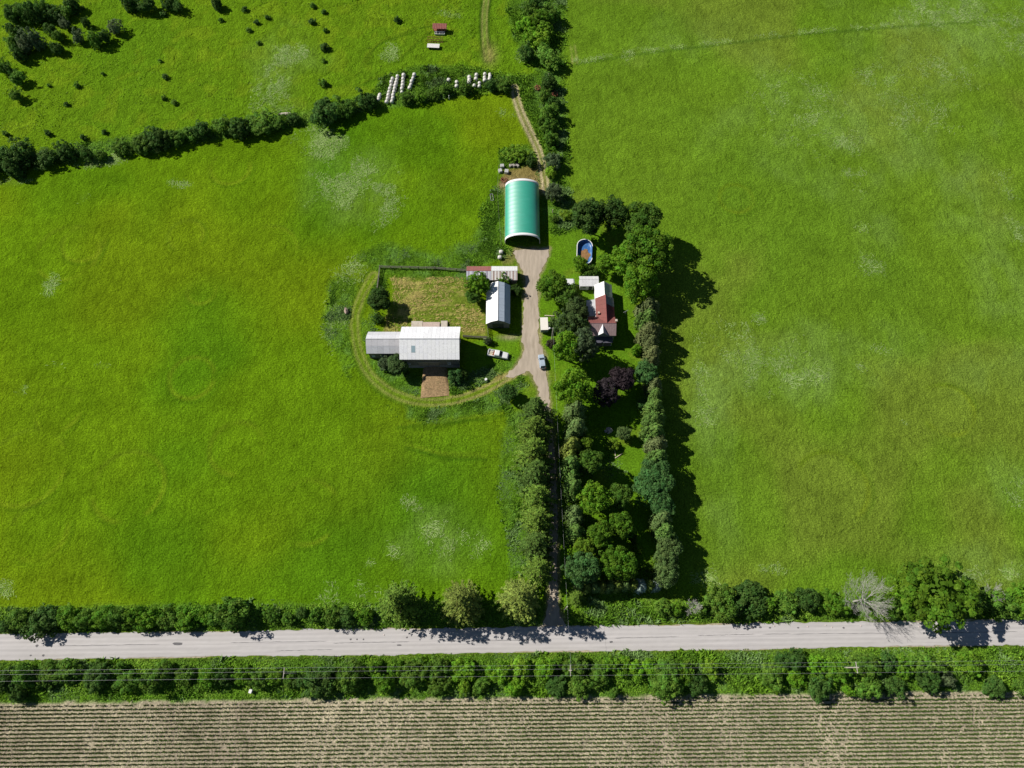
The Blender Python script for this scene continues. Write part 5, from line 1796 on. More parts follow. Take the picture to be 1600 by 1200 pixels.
for xx in (DX0 + .05, DX1 - .05):
    MB().box(xx - .12, xx + .12, DY0 + .2, DY1 - .2, -0.03, 0.55).build('base_curb', M_CONC, dome)

# ---------- farmhouse
house = thing('farmhouse', 'farmhouse with red roof, white rear roof, grey porch and front gable', 'house')
RED = (0.205, 0.072, 0.064)
REDG = (0.30, 0.215, 0.215)
FX0, FX1, FY0, FY1, FE, FR = 20.45, 27.75, 82.9, 88.5, 4.2, 6.1
FYM = (FY0 + FY1) / 2
gable_box(house, FX0, FX1, FY0, FY1, FE, FR, 'x', M_GREYSIDING, inset=0.3)
rf = MB().tube((FX0, FYM, FR + .03), (FX1, FYM, FR + .03), 0.07).build('roof', M_SHINGLE, house, color=(0.30, 0.12, 0.12))
GX = 24.15                                                       # front gable centre
slope_sheets(rf, (FX0, FY0, FE), (GX - 1.15, FY0, FE), (GX - 1.15, FYM, FR), (FX0, FYM, FR), 4, 3, M_SHINGLE, REDG, seed=1, var=0.06, name='roof_course')
slope_sheets(rf, (GX + 1.15, FY0, FE), (FX1, FY0, FE), (FX1, FYM, FR), (GX + 1.15, FYM, FR), 4, 3, M_SHINGLE, REDG, seed=2, var=0.06, name='roof_course')
slope_sheets(rf, (GX - 1.15, FY0 + .6, FE + .42), (GX + 1.15, FY0 + .6, FE + .42), (GX + 1.15, FYM, FR), (GX - 1.15, FYM, FR), 1, 2, M_SHINGLE, REDG, seed=3, var=0.05, name='roof_course')
slope_sheets(rf, (FX1, FY1, FE), (FX0, FY1, FE), (FX0, FYM, FR), (FX1, FYM, FR), 6, 3, M_SHINGLE, RED, seed=4, var=0.05, name='roof_course')
# front gable
gz = 6.0
g = MB().extrude([(GX - 1.3, FE - .1), (GX + 1.3, FE - .1), (GX, gz - .1)], FY0 + .25, FY0 + .40).build('front_gable', M_GREYSIDING, house)
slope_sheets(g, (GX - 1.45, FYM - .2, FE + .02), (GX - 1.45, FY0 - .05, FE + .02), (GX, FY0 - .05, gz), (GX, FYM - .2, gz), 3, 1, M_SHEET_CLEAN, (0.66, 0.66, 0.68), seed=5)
slope_sheets(g, (GX + 1.45, FY0 - .05, FE + .02), (GX + 1.45, FYM - .2, FE + .02), (GX, FYM - .2, gz), (GX, FY0 - .05, gz), 3, 1, M_SHEET_CLEAN, (0.30, 0.31, 0.36), seed=6)  # lit left and shaded right slope put into the two sheet colours
window_s(house, GX, FY0 + .25, 4.3, 0.7, 0.9)
for xw in (21.6, 26.6):
    window_s(house, xw, FY0 + .295, 1.2, 0.95, 1.5)
door_s(house, GX, FY0 + .298, 0.25, 1.0, 2.1, M_TRIM)
pr = MB().box(22.4, 26.9, FY0 - 1.15, FY0 + .29, 0.0, 0.25).build('front_porch', M_WOOD, house)
MB().slab([(22.3, FY0 - 1.3, 2.5), (27.0, FY0 - 1.3, 2.5), (27.0, FY0 + .28, 2.95), (22.3, FY0 + .28, 2.95)], .08).build('porch_roof', mat('dark_shingle', (0.10, 0.10, 0.13), 0.9, noise=.2, bump=.3), pr)
for xx in (22.5, 24.6, 26.8):
    MB().box(xx - .06, xx + .06, FY0 - 1.15, FY0 - 1.03, .255, 2.5).build('porch_post', M_TRIM, pr)
window_s(house, FX1 - .3, FYM, 1.3, .9, 1.4, face='e')
window_s(house, FX1 - .3, FYM, 3.9, .9, 1.1, face='e')
ch = MB().box(FX1 - .28, FX1 + .17, FYM + .35, FYM + .85, 0, 6.5).build('chimney', M_CHIMNEY, house)
MB().box(FX1 - .34, FX1 + .23, FYM + .29, FYM + .91, 6.505, 6.62).build('chimney_cap', M_CONC, ch)
# rear ell
EX0, EX1, EY1, EE = 22.7, 27.75, 94.35, 3.9
EXM = (EX0 + EX1) / 2
MB().box(EX0 + .3, EX0 + .45, FY1 - .3, EY1, 0, EE + .2).build('wall', M_SIDING, house)
MB().box(EX1 - .45, EX1 - .3, FY1 - .3, EY1, 0, EE + .2).build('wall', M_SIDING, house)
re = MB().tube((EXM, FYM + .2, FR + .05), (EXM, EY1, FR + .05), 0.07).build('roof', M_SHINGLE, house, color=(0.26, 0.08, 0.08))
slope_sheets(re, (EX0, EY1, EE), (EX0, FYM + 2.0, EE), (EXM, FYM + .1, FR), (EXM, EY1, FR), 6, 3, M_SHINGLE, RED, seed=7, var=.04, name='roof_course')
slope_sheets(re, (EX1, FYM + 2.0, EE), (EX1, 91.6, EE), (EXM, 91.6, FR), (EXM, FYM + .1, FR), 4, 3, M_SHINGLE, (0.185, 0.045, 0.055), seed=8, var=.05, name='roof_course')  # east slope: grazing light painted in as a darker red
slope_sheets(re, (EX1, 91.62, EE), (EX1, EY1, EE), (EXM, EY1, FR), (EXM, 91.62, FR), 3, 3, M_SHINGLE, (0.30, 0.29, 0.31), seed=9, var=.08, name='roof_course')
MB().box(EX0 - .12, EX0 - .02, FYM + 2.2, EY1, EE - .12, EE + .0).build('gutter', M_TRIM, house)
c2 = MB().box(23.1, 23.5, 89.05, 89.45, EE, 5.3).build('chimney', M_CHIMNEY, house)
MB().box(23.04, 23.56, 88.99, 89.51, 5.305, 5.4).build('chimney_cap', M_CONC, c2)
# white roofed back part
KX0, KX1, KY0, KY1, KE, KR = 22.75, 27.55, 94.4, 98.9, 3.2, 5.3
KXM = (KX0 + KX1) / 2
gable_box(house, KX0, KX1, KY0 - .3, KY1, KE, KR, 'y', M_SIDING, inset=.25)
rk = MB().tube((KXM, KY0, KR + .03), (KXM, KY1, KR + .03), 0.06).build('roof', M_SHEET_CLEAN, house, color=(.7, .7, .7))
slope_sheets(rk, (KX0, KY1, KE), (KX0, KY0, KE), (KXM, KY0, KR), (KXM, KY1, KR), 5, 1, M_SHEET_CLEAN, (0.78, 0.78, 0.77), seed=10, var=.02)
slope_sheets(rk, (KX1, KY0, KE), (KX1, KY1, KE), (KXM, KY1, KR), (KXM, KY0, KR), 5, 1, M_SHEET_CLEAN, (0.60, 0.60, 0.62), seed=11, var=.03)
for yw in (90.5, 93.2, 96.6):
    window_s(house, (EX1 - .3) if yw < 94 else KX1 - .25, yw, 1.2, .9, 1.2, face='e')
# white north-west wing
QX0, QX1, QY0, QY1 = 18.7, 24.1, 98.92, 102.1
wl = MB().box(QX0 + .2, KX0 + .1, QY0 + .25, QY0 + .4, 0, 2.5).build('wall', M_SIDING, house)
MB().box(QX0 + .2, QX0 + .35, QY0 + .4, QY1 - .35, 0, 2.45).build('wall', M_SIDING, house)
MB().box(QX0 + .2, QX1 - .2, QY1 - .35, QY1 - .2, 0, 2.35).build('wall', M_SIDING, house)
rq = MB().tube((QX0, 100.9, 3.02), (QX1, 100.9, 3.02), .05).build('roof', M_SHEET, house, color=(.6, .6, .6))
slope_sheets(rq, (QX0, QY0, 2.55), (QX1 - .0, QY0, 2.55), (QX1, 100.9, 3.0), (QX0, 100.9, 3.0), 6, 1, M_SHEET, (0.66, 0.66, 0.68), seed=12, var=.04)
slope_sheets(rq, (QX1, QY1, 2.5), (QX0, QY1, 2.5), (QX0, 100.9, 3.0), (QX1, 100.9, 3.0), 6, 1, M_SHEET, (0.62, 0.62, 0.63), seed=13, var=.04)
window_s(house, 20.2, QY0 + .25, 1.0, .9, .9)
door_s(house, 21.9, QY0 + .25, .05, .95, 2.0, M_DARK)
# grey side porch
sp = MB().box(20.6, EX0 + .28, 89.6, 94.4, 0, .3).build('side_porch', M_WOOD, house)
slope_sheets(sp, (20.45, 94.55, 2.5), (20.45, 89.5, 2.5), (EX0 + .26, 89.5, 3.05), (EX0 + .26, 94.55, 3.05), 5, 1, M_SHEET, (0.42, 0.43, 0.45), seed=14, var=.1)
for yy in (89.7, 92.0, 94.3):
    MB().box(20.62, 20.74, yy - .06, yy + .06, .305, 2.5).build('porch_post', M_TRIM, sp)

# ------------------------------------------------------------------ vehicles
def car_paint(name, col):
    m = bpy.data.materials.new(name)
    N, L = nodes_of(m)
    b = N['Principled BSDF']
    b.inputs['Roughness'].default_value = 0.3
    b.inputs['Coat Weight'].default_value = 0.6
    n = N.new('ShaderNodeTexNoise')
    n.inputs['Scale'].default_value = 2.0
    n.inputs['Detail'].default_value = 5
    r = N.new('ShaderNodeMix')
    r.data_type = 'RGBA'
    L.new(n.outputs['Fac'], r.inputs['Factor'])
    r.inputs['A'].default_value = (*[c * 0.88 for c in col], 1)
    r.inputs['B'].default_value = (*col, 1)
    L.new(r.outputs['Result'], b.inputs['Base Color'])
    return m


M_WHITEPAINT = car_paint('white_paint', (0.74, 0.75, 0.75))
M_SILVER = car_paint('silver_blue_paint', (0.40, 0.47, 0.56))
M_LAMP = mat('lamp_lens', (0.7, 0.7, 0.68), 0.2, noise=0.02, bump=0)
M_TAIL = mat('tail_lens', (0.35, 0.02, 0.02), 0.25, noise=0.02, bump=0)


def wheel(parent, x, y, r=0.36, w=0.24):
    s = 1 if y > 0 else -1
    t = MB().tube((x, y - w / 2, r), (x, y + w / 2, r), r, n=18).build('wheel', M_RUBBER, parent, bevel=0.03)
    MB().tube((x, y + s * (w / 2 - .02), r), (x, y + s * (w / 2 + .012), r), r * .6, n=12).build('rim', M_STEEL, t)
    return t


def loft(parent, name, secs, m, bevel=0.05, smooth=False):
    """closed body from cross-sections along x: (x, half width, z bottom, z top, top half width)"""
    mb = MB()
    for x, w, z0, z1, wt in secs:
        zm = z0 + (z1 - z0) * 0.62
        mb.v += [(x, -w * .96, z0), (x, w * .96, z0), (x, w, zm), (x, wt, z1), (x, -wt, z1), (x, -w, zm)]
    for i in range(len(secs) - 1):
        for k in range(6):
            a, b = i * 6 + k, i * 6 + (k + 1) % 6
            mb.f.append((a, b, b + 6, a + 6))
    mb.f.append((0, 1, 2, 3, 4, 5))
    o = (len(secs) - 1) * 6
    mb.f.append((o + 5, o + 4, o + 3, o + 2, o + 1, o))
    return mb.build(name, m, parent, bevel=bevel, smooth=smooth)


# pickup, front towards +x
pk = thing('pickup_truck', 'white pickup truck parked on the grass right of the barn', 'pickup', (-3.7, 79.05, -0.02), math.atan2(78.57 - 79.65, -1.14 + 6.27))
loft(pk, 'body', [(-0.95, .93, .42, 1.08, .88), (0.6, .94, .42, 1.12, .88), (1.15, .94, .42, 1.14, .86), (1.9, .94, .42, 1.10, .84), (2.5, .92, .44, 1.04, .80), (2.72, .84, .50, .92, .72)], M_WHITEPAINT)
bed = MB()
bed.box(-2.75, -.96, -.93, -.80, .45, 1.12).box(-2.75, -.96, .80, .93, .45, 1.12).box(-2.75, -2.66, -.795, .795, .5, 1.10).box(-2.655, -.96, -.795, .795, .62, .70)
bd = bed.build('cargo_bed', M_WHITEPAINT, pk)
MB().box(-2.80, -2.755, -.78, .78, .52, 1.06).build('tailgate', M_WHITEPAINT, bd)
loft(pk, 'cab', [(-.95, .86, 1.09, 1.70, .66), (-.75, .86, 1.10, 1.80, .68), (.35, .86, 1.12, 1.82, .68), (1.05, .88, 1.13, 1.19, .80)], M_WHITEPAINT, bevel=.04)
MB().slab([(.46, -.66, 1.79), (1.02, -.78, 1.235), (1.02, .78, 1.235), (.46, .66, 1.79)], .03).build('windshield', M_GLASS, pk)
MB().slab([(-.985, -.62, 1.28), (-.985, .62, 1.28), (-.955, .56, 1.66), (-.955, -.56, 1.66)], .02).build('rear_window', M_GLASS, pk)
for s_ in (-1, 1):
    for x0, x1 in ((-.8, -.2), (-.12, .55)):
        MB().slab([(x0, s_ * .885, 1.22), (x1, s_ * .885, 1.22), (x1 - .15 * (x1 > .3), s_ * .755, 1.62), (x0, s_ * .755, 1.62)], .02).build('side_window', M_GLASS, pk)
    MB().box(.62, .74, min(s_ * .9, s_ * 1.12), max(s_ * .9, s_ * 1.12), 1.16, 1.34).build('mirror', M_DARK, pk)
    MB().cbox(2.66, s_ * .66, .72, .14, .3, .18).build('headlight', M_LAMP, pk)
    MB().cbox(-2.80, s_ * .86, .7, .05, .12, .35).build('tail_light', M_TAIL, pk)
    wheel(pk, 1.75, s_ * .83)
    wheel(pk, -1.75, s_ * .83)
MB().box(2.70, 2.86, -.85, .85, .42, .60).build('bumper', M_STEEL, pk)
MB().box(-2.98, -2.81, -.85, .85, .42, .58).build('bumper', M_STEEL, pk)
pp = thing('lumber_load', 'tan planks and brown bundle lying in the white pickup bed', 'lumber', pk.location, pk.rotation_euler[2])
for k, (x0, x1, y, h, mm) in enumerate([(-2.5, -1.5, -.5, .82, M_PALEWOOD), (-2.5, -1.45, -.1, .86, M_PALEWOOD), (-2.5, -1.6, .35, .84, M_CONC), (-1.4, -1.05, 0, .95, M_RUST)]):
    MB().box(x0, x1, y - .17 if k < 3 else -.7, y + .17 if k < 3 else .7, .71, h).build('plank' if k < 3 else 'bundle', mm, pp)

# small silver car, front to the north
cr = thing('parked_car', 'silver blue hatchback parked at the right edge of the driveway', 'car', (8.05, 76.95, 0.02), math.atan2(78.74 - 75.13, 7.81 - 8.28))
loft(cr, 'body', [(-2.08, .78, .38, .88, .70), (-1.9, .86, .30, .98, .78), (-1.2, .88, .26, 1.00, .80), (.7, .88, .26, .98, .80), (1.2, .87, .27, .92, .76), (1.85, .82, .30, .78, .68), (2.08, .70, .38, .66, .56)], M_SILVER, bevel=.06)
loft(cr, 'cabin', [(-1.98, .74, .93, 1.00, .66), (-1.62, .76, .96, 1.40, .60), (-1.1, .78, .97, 1.48, .62), (.05, .78, .97, 1.47, .61), (.95, .78, .95, 1.00, .70)], M_SILVER, bevel=.04)
MB().slab([(.16, -.58, 1.43), (.92, -.69, 1.02), (.92, .69, 1.02), (.16, .58, 1.43)], .03).build('windshield', M_GLASS, cr)
MB().slab([(-1.98, -.62, 1.03), (-1.66, -.56, 1.40), (-1.66, .56, 1.40), (-1.98, .62, 1.03)], .03).build('rear_window', M_GLASS, cr)
for s_ in (-1, 1):
    for x0, x1, tx in ((-1.45, -.5, 0), (-.42, .55, .35)):
        MB().slab([(x0, s_ * .795, 1.04), (x1, s_ * .795, 1.04), (x1 - tx, s_ * .685, 1.38), (x0 + .1, s_ * .685, 1.38)], .02).build('side_window', M_GLASS, cr)
    MB().box(.6, .72, min(s_ * .83, s_ * 1.0), max(s_ * .83, s_ * 1.0), .98, 1.12).build('mirror', M_SILVER, cr)
    MB().cbox(1.95, s_ * .56, .55, .16, .28, .14).build('headlight', M_LAMP, cr)
    MB().cbox(-2.05, s_ * .64, .68, .08, .2, .26).build('tail_light', M_TAIL, cr)
    wheel(cr, 1.3, s_ * .78, .31, .2)
    wheel(cr, -1.3, s_ * .78, .31, .2)
MB().cbox(-2.085, 0, .48, .02, .5, .13).build('licence_plate', M_TRIM, cr)

# white box trailer
tb = thing('box_trailer', 'small white box trailer standing on the grass beside the driveway', 'trailer', (8.75, 87.55, -0.02), 0.03)
MB().box(-1.0, 1.0, -1.85, 1.85, .5, 2.15).build('body', M_WHITEPAINT, tb, bevel=.05)
mb = MB()
mb.slab([(-1.04, -1.9, 2.16), (1.04, -1.9, 2.16), (1.04, 1.9, 2.16), (-1.04, 1.9, 2.16)], .05)
mb.build('roof', mat('cream_roof', (0.74, 0.70, 0.64), .5, noise=.06, bump=.05), tb)
dr_ = MB().box(-.9, .9, -1.91, -1.855, .55, 2.05).build('rear_door', mat('teal_door', (0.10, 0.15, 0.19), .4, noise=.1, bump=0), tb)
MB().box(-.04, .04, -1.96, -1.912, 1.1, 1.4).build('handle', M_STEEL, dr_)
for s_ in (-1, 1):
    w = MB().tube((s_ * .86, 0, .33), (s_ * 1.06, 0, .33), .33, n=16).build('wheel', M_RUBBER, tb)
    MB().tube((s_ * 1.0, 0, .33), (s_ * 1.075, 0, .33), .18, n=10).build('rim', M_STEEL, w)
MB().bar((0, 1.85, .5), (0, 3.0, .45), .1, .1).build('hitch', M_DARK, tb)

# camper half hidden under the trees
cp = thing('camper_trailer', 'white rounded camper half hidden by trees left of the house', 'camper', (15.75, 100.3, -0.02), 0.0)
prof = [(-1.75, .5), (1.75, .5), (1.85, 1.2), (1.7, 2.2), (1.35, 2.45), (-1.35, 2.45), (-1.7, 2.2), (-1.85, 1.2)]
MB().extrude(prof, -1.1, 1.1).build('body', M_WHITEPAINT, cp, bevel=.12)
for x in (-.9, .9):
    MB().box(x - .45, x + .45, -1.13, -1.105, 1.35, 1.9).build('window', M_GLASS, cp)
d = MB().box(-.28, .28, -1.14, -1.105, .6, 2.1).build('door', M_TRIM, cp)
MB().box(.16, .22, -1.18, -1.142, 1.2, 1.35).build('handle', M_STEEL, d)
for s_ in (-1, 1):
    w = MB().tube((0, s_ * .9, .32), (0, s_ * 1.12, .32), .32, n=16).build('wheel', M_RUBBER, cp)
    MB().tube((0, s_ * 1.0, .32), (0, s_ * 1.13, .32), .18, n=10).build('rim', M_STEEL, w)
MB().bar((1.8, 0, .5), (3.0, 0, .45), .1, .1).build('hitch', M_DARK, cp)

# ------------------------------------------------------------------ oval pool
M_LINER = mat('blue_liner', (0.035, 0.125, 0.34), 0.35, noise=0.25, scale=1.5, bump=0.3, bscale=3, spec=.5, dirt=(0.30, 0.42, 0.50), dirt_amt=.6, dirt_scale=.9)
M_POOLOUT = mat('pool_wall_panel', (0.045, 0.12, 0.38), 0.5, noise=.08, bump=.1)
M_SILT = mat('brown_silt', (0.25, 0.135, 0.055), 0.9, noise=.35, scale=2, bump=.6)
pool = thing('oval_pool', 'oval above ground pool with blue liner and brown silt inside', 'pool', (20.7, 110.95, 0.0), math.radians(-4))
PA, PBh = 2.2, 1.95                                       # half width, half straight length


def oval(k, n, off=0.0):
    t = 2 * math.pi * k / n
    return ((PA + off) * math.cos(t), (PBh if math.sin(t) >= 0 else -PBh) + (PA + off) * math.sin(t))


n = 40
for k0 in range(0, n, 4):
    mb = MB()
    for k in range(k0, k0 + 5):
        x, y = oval(k, n)
        mb.v += [(x, y, -.03), (x, y, 1.25)]
    for k in range(4):
        mb.f.append((2 * k, 2 * k + 2, 2 * k + 3, 2 * k + 1))
    w = mb.build('wall_panel', M_POOLOUT, pool)
    sm = w.modifiers.new('thick', 'SOLIDIFY')
    sm.thickness = .02
    mb = MB()
    for k in range(k0, k0 + 5):
        (xi, yi), (xo, yo) = oval(k, n, -.13), oval(k, n, .07)
        mb.v += [(xi, yi, 1.27), (xo, yo, 1.27), (xi, yi, 1.31), (xo, yo, 1.31)]
    for k in range(4):
        o = 4 * k
        mb.f += [(o + 2, o + 3, o + 7, o + 6), (o, o + 4, o + 5, o + 1), (o, o + 2, o + 6, o + 4), (o + 1, o + 5, o + 7, o + 3)]
    mb.build('rim', M_TRIM, pool)
    x, y = oval(k0, n, .05)
    MB().cbox(x, y, -.03, .12, .12, 1.28).build('upright', M_TRIM, pool)
mb = MB()
rows = [(-.03, 1.24), (-.06, .8), (-.10, .35), (-.3, .16), (-.9, .10), (-1.6, .08)]
for off, z in rows:
    for k in range(n):
        x, y = oval(k, n, off)
        mb.v.append((x, y, z))
for j in range(len(rows) - 1):
    for k in range(n):
        mb.f.append((j * n + k, j * n + (k + 1) % n, (j + 1) * n + (k + 1) % n, (j + 1) * n + k))
mb.f.append(tuple((len(rows) - 1) * n + k for k in range(n)))
mb.build('liner', M_LINER, pool, smooth=True)
mb = MB()
ring = []
rr = random.Random(2)
for k in range(22):
    t = 2 * math.pi * k / 22
    q = rr.uniform(.8, 1.15)
    ring.append((.25 + 1.45 * q * math.cos(t), -.6 + 2.1 * q * math.sin(t), .17))
mb.add(ring + [(.25, -.6, .34)], [(k, (k + 1) % 22, 22) for k in range(22)])
mb.build('silt', M_SILT, pool)

# ------------------------------------------------------------------ fences
M_FENCE = mat('fence_wood', (0.22, 0.195, 0.17), .9, noise=.3, bump=.3)


def fence(label, P, spacing, rails, h, name='rail_fence', m=None, rail=(.05, .13), post=.13):
    P = np.asarray(P)
    root = thing(name, label, 'fence', (P[0][0], P[0][1], 0))
    o = P[0]
    prev = None
    rr = random.Random(int(abs(P[0][0]) * 10))
    for (a, b) in zip(P[:-1], P[1:]):
        d = np.hypot(*(b - a))
        n = max(1, round(d / spacing))
        for k in range(n + 1):
            if k == 0 and prev is not None:
                continue
            q = a + (b - a) * k / n - o
            cur = (q[0], q[1], h * rr.uniform(.93, 1.07))
            MB().cbox(q[0], q[1], -.05, post, post, cur[2] + .05).build('post', m or M_FENCE, root)
            if prev:
                for j in range(rails):
                    f = (j + .8) / rails * .92
                    MB().bar((prev[0], prev[1] + .09, prev[2] * f), (cur[0], cur[1] + .09, cur[2] * f), *rail).build('rail', m or M_FENCE, root)
            prev = cur
    return root


fence('weathered rail fence along the north and west edge of the barnyard', np.vstack([FENCE_W[::-1], FENCE_N[1:]]), 2.7, 3, 1.35, rail=(.06, .18), post=.18)
fence('board fence between the large barn and the white roofed shed', px((724, 527), (742, 528.5), (761, 529)), 2.2, 4, 1.3, name='board_fence', rail=(.04, .2))
fence('short rail fence from the shed corner down to the board fence', px((762, 514), (763, 529)), 1.8, 3, 1.25, name='board_fence')
fence('thin wire and post fence left of the arched store', px((779, 262), (777, 300), (780, 345), (783, 385)), 4.5, 2, 1.2, name='wire_fence', rail=(.015, .02), post=.09)
gt = px((757, 531), (762, 534))
o = MB().bar((*G(755, 531), .5), (*G(762, 531.5), .5), .06, .9).build('gate_panel', M_CONC)
tag(o, 'pale flat panel leaning at the end of the board fence', 'panel')

# ------------------------------------------------------------------ poles and wires
M_POLE = mat('pole_wood', (0.42, 0.38, 0.33), .9, noise=.2, bump=.3)
M_WIRE = mat('wire', (0.55, 0.56, 0.57), .5, metal=.2, noise=.05, bump=0)


def pole(x, y, h, arm, label, armdir='y'):
    p = thing('utility_pole', label, 'utility pole', (x, y, -.05), 0, 'utility poles')
    MB().tube((0, 0, 0), (0, 0, h), .16, .11, 9).build('shaft', M_POLE, p)
    if arm:
        a = MB()
        a.box(-.06 - .2, .06 - .2, -arm / 2, arm / 2, h - .55, h - .40)
        ar = a.build('crossarm', M_POLE, p)
        for s_ in (-.46, 0.12, .46):
            MB().tube((-.2, s_ * arm, h - .40), (-.2, s_ * arm, h - .18), .05, .03, 6).build('insulator', M_TRIM, ar)
    return p


PH = 10.2
PX = [-111.0, -49.0, 12.8, 74.7, 136.5]


def pole_y(x):
    return 0.02 + 0.0092 * x


for x, lab in zip(PX[1:4], ['utility pole with crossarm in the hedgerow, left part of the picture', 'utility pole with crossarm in the hedgerow, opposite the driveway', 'utility pole with crossarm in the hedgerow, right part of the picture']):
    pole(x, pole_y(x), PH, 2.3, lab)
pole(12.4, 13.4, 8.8, 0, 'bare utility pole right of the driveway mouth')
yp = pole(10.75, 83.2, 8.2, 0, 'yard light pole beside the white box trailer')
MB().bar((0, 0, 8.0), (-.9, 0, 8.25), .07, .07).build('lamp_arm', M_STEEL, yp)
MB().tube((-.95, 0, 8.28), (-.95, 0, 8.08), .22, .30, 12).build('lamp_head', M_TRIM, yp)


def wire(pts, label, r=.011, sag=.9, group='overhead wires'):
    mb = MB()
    for p0, p1 in zip(pts[:-1], pts[1:]):
        p0, p1 = Vector(p0), Vector(p1)
        last = p0
        for k in range(1, 13):
            t = k / 12
            q = p0.lerp(p1, t)
            q.z -= sag * 4 * t * (1 - t)
            mb.tube(last, q, r, n=4, caps=False)
            last = q
    o = mb.build('power_wire', M_WIRE)
    return tag(o, label, 'wire', group)


for off, z, lab in ((.46 * 2.3, PH - .2, 'northern power wire along the hedgerow between road and corn'), (.12 * 2.3, PH - .2, 'middle power wire along the hedgerow between road and corn'), (-.46 * 2.3, PH - .2, 'southern power wire along the hedgerow between road and corn')):
    wire([(x - .2, pole_y(x) + off, z) for x in PX], lab)
wire([(12.8, pole_y(12.8), 9.4), (12.4, 13.4, 8.6)], 'short service wire crossing the road at the driveway mouth', sag=.25)
wire([(12.4, 13.4, 8.6), (10.75, 83.2, 7.9)], 'long service wire running up the driveway to the yard light', sag=1.3)

# ------------------------------------------------------------------ wrapped bales
M_WRAP = mat('bale_wrap', (0.60, 0.58, 0.54), .4, noise=.12, scale=2.2, bump=.35, bscale=5, spec=.4, dirt=(0.40, 0.36, 0.30), dirt_amt=.4, dirt_scale=1.2)


def bale_mesh(seed):
    rr = random.Random(seed)
    mb = MB()
    n = 14
    rings = [(-.60, .22), (-.55, .42), (-.40, .55), (-.15, .60), (.15, .595), (.40, .56), (.55, .41), (.60, .22)]
    for y, r in rings:
        for k in range(n):
            t = 2 * math.pi * k / n
            q = r * rr.uniform(.97, 1.03)
            z = math.sin(t) * q
            mb.v.append((math.cos(t) * q * 1.03, y, max(z, -.56) + .58))
    for j in range(len(rings) - 1):
        for k in range(n):
            mb.f.append((j * n + k, j * n + (k + 1) % n, (j + 1) * n + (k + 1) % n, (j + 1) * n + k))
    mb.f.append(tuple(range(n)))
    mb.f.append(tuple((len(rings) - 1) * n + k for k in range(n - 1, -1, -1)))
    me = mb.mesh('wrapped_bale')
    me.materials.append(M_WRAP)
    me.polygons.foreach_set('use_smooth', [True] * len(me.polygons))
    return me


BALES = [bale_mesh(k) for k in range(4)]


def along(p, q, n):
    return [(p[0] + (q[0] - p[0]) * k / (n - 1), p[1] + (q[1] - p[1]) * k / (n - 1)) for k in range(n)]


rows = [('far left bale row', along((287, 152), (229, 392), 8)), ('second bale row from the left', along((341, 125), (283, 388), 9)), ('third bale row from the left', along((404, 116), (384, 290), 6)),
        ('fourth bale row from the left', along((513, 112), (467, 248), 5)), ('short group left of the bale rows', [(158, 322), (149, 346), (141, 370)]), ('sparse bales in the weeds', [(877, 163), (960, 186), (956, 230)]),
        ('first column of the right cluster', [(1088, 137), (1088, 166), (1085, 196)]), ('second column of the right cluster', [(1162, 113), (1157, 153), (1142, 222)]),
        ('third column of the right cluster', [(1195, 196), (1194, 228)]), ('fourth column of the right cluster', [(1250, 103), (1250, 138), (1250, 168)]), ('last column of the right cluster', [(1304, 108), (1303, 131), (1300, 156)])]
bi = 0
for rname, pts in rows:
    P = [G(570 + a / 6.667, 100 + b / 6.667, .6) for a, b in pts]
    for k, (x, y) in enumerate(P):
        o = bpy.data.objects.new('wrapped_bale', BALES[bi % 4])
        COL.objects.link(o)
        rr = random.Random(bi)
        if len(P) > 1:
            a, b = P[max(0, k - 1)], P[min(len(P) - 1, k + 1)]
            ang = math.atan2(b[1] - a[1], b[0] - a[0]) - math.pi / 2
        else:
            ang = 0
        o.location = (x + rr.uniform(-.08, .08), y, -.03)
        o.rotation_euler = (0, 0, ang + rr.uniform(-.12, .12))
        s_ = rr.uniform(.86, 1.06)
        o.scale = (s_, s_, s_)
        tag(o, 'white wrapped bale, %s from the top of the %s' % (ordinal(k + 1), rname), 'bale', 'white wrapped bales')
        bi += 1
for u, v, lab in ((783, 393.5, 'white wrapped bale by the arched store mouth, northern of two'), (781, 402, 'white wrapped bale by the arched store mouth, southern of two')):
    o = bpy.data.objects.new('wrapped_bale', BALES[1])
    COL.objects.link(o)
    o.location = (*G(u, v, .6), -.03)
    o.rotation_euler = (0, 0, 1.5)
    tag(o, lab, 'bale', 'white wrapped bales')

# ------------------------------------------------------------------ pasture feeders and wagons
def cart_wheels(root, xs_, ys_, r=.35):
    for x in xs_:
        for y in ys_:
            w = MB().tube((x, y - .1, r), (x, y + .1, r), r, n=14).build('wheel', M_RUBBER, root)
            MB().tube((x, y - .11, r), (x, y + .11, r), r * .5, n=8).build('rim', M_RUST, w)


x, y = G(687, 42, 1.6)
fw = thing('feeder_wagon', 'rust red roofed feeder wagon in the upper pasture', 'wagon', (x, y, -.03), -.02)
MB().box(-2.1, 2.1, -.8, .8, .65, .78).build('deck', M_RUST, fw)
for xx in (-2, -.7, .7, 2):
    for yy in (-.75, .75):
        MB().box(xx - .05, xx + .05, yy - .05, yy + .05, .785, 1.95).build('post', M_RUST, fw)
rt = MB().slab([(-2.35, -1.1, 1.85), (2.35, -1.1, 1.85), (2.35, 1.0, 2.15), (-2.35, 1.0, 2.15)], .04).build('roof', mat('rusty_roof', (0.27, 0.10, 0.085), .85, noise=.3, scale=3, bump=.3), fw)
for k in range(9):
    xx = -2.2 + k * .55
    MB().bar((xx, -1.1, 1.88), (xx, 1.0, 2.18), .06, .05).build('roof_rib', M_RUST, rt)
cart_wheels(fw, (-1.5, 1.5), (-.7, .7))
x, y = G(687, 51, .6)
tr_ = thing('feed_trough', 'whitish feed trough just below the red feeder wagon', 'trough', (x, y, -.03), -.03)
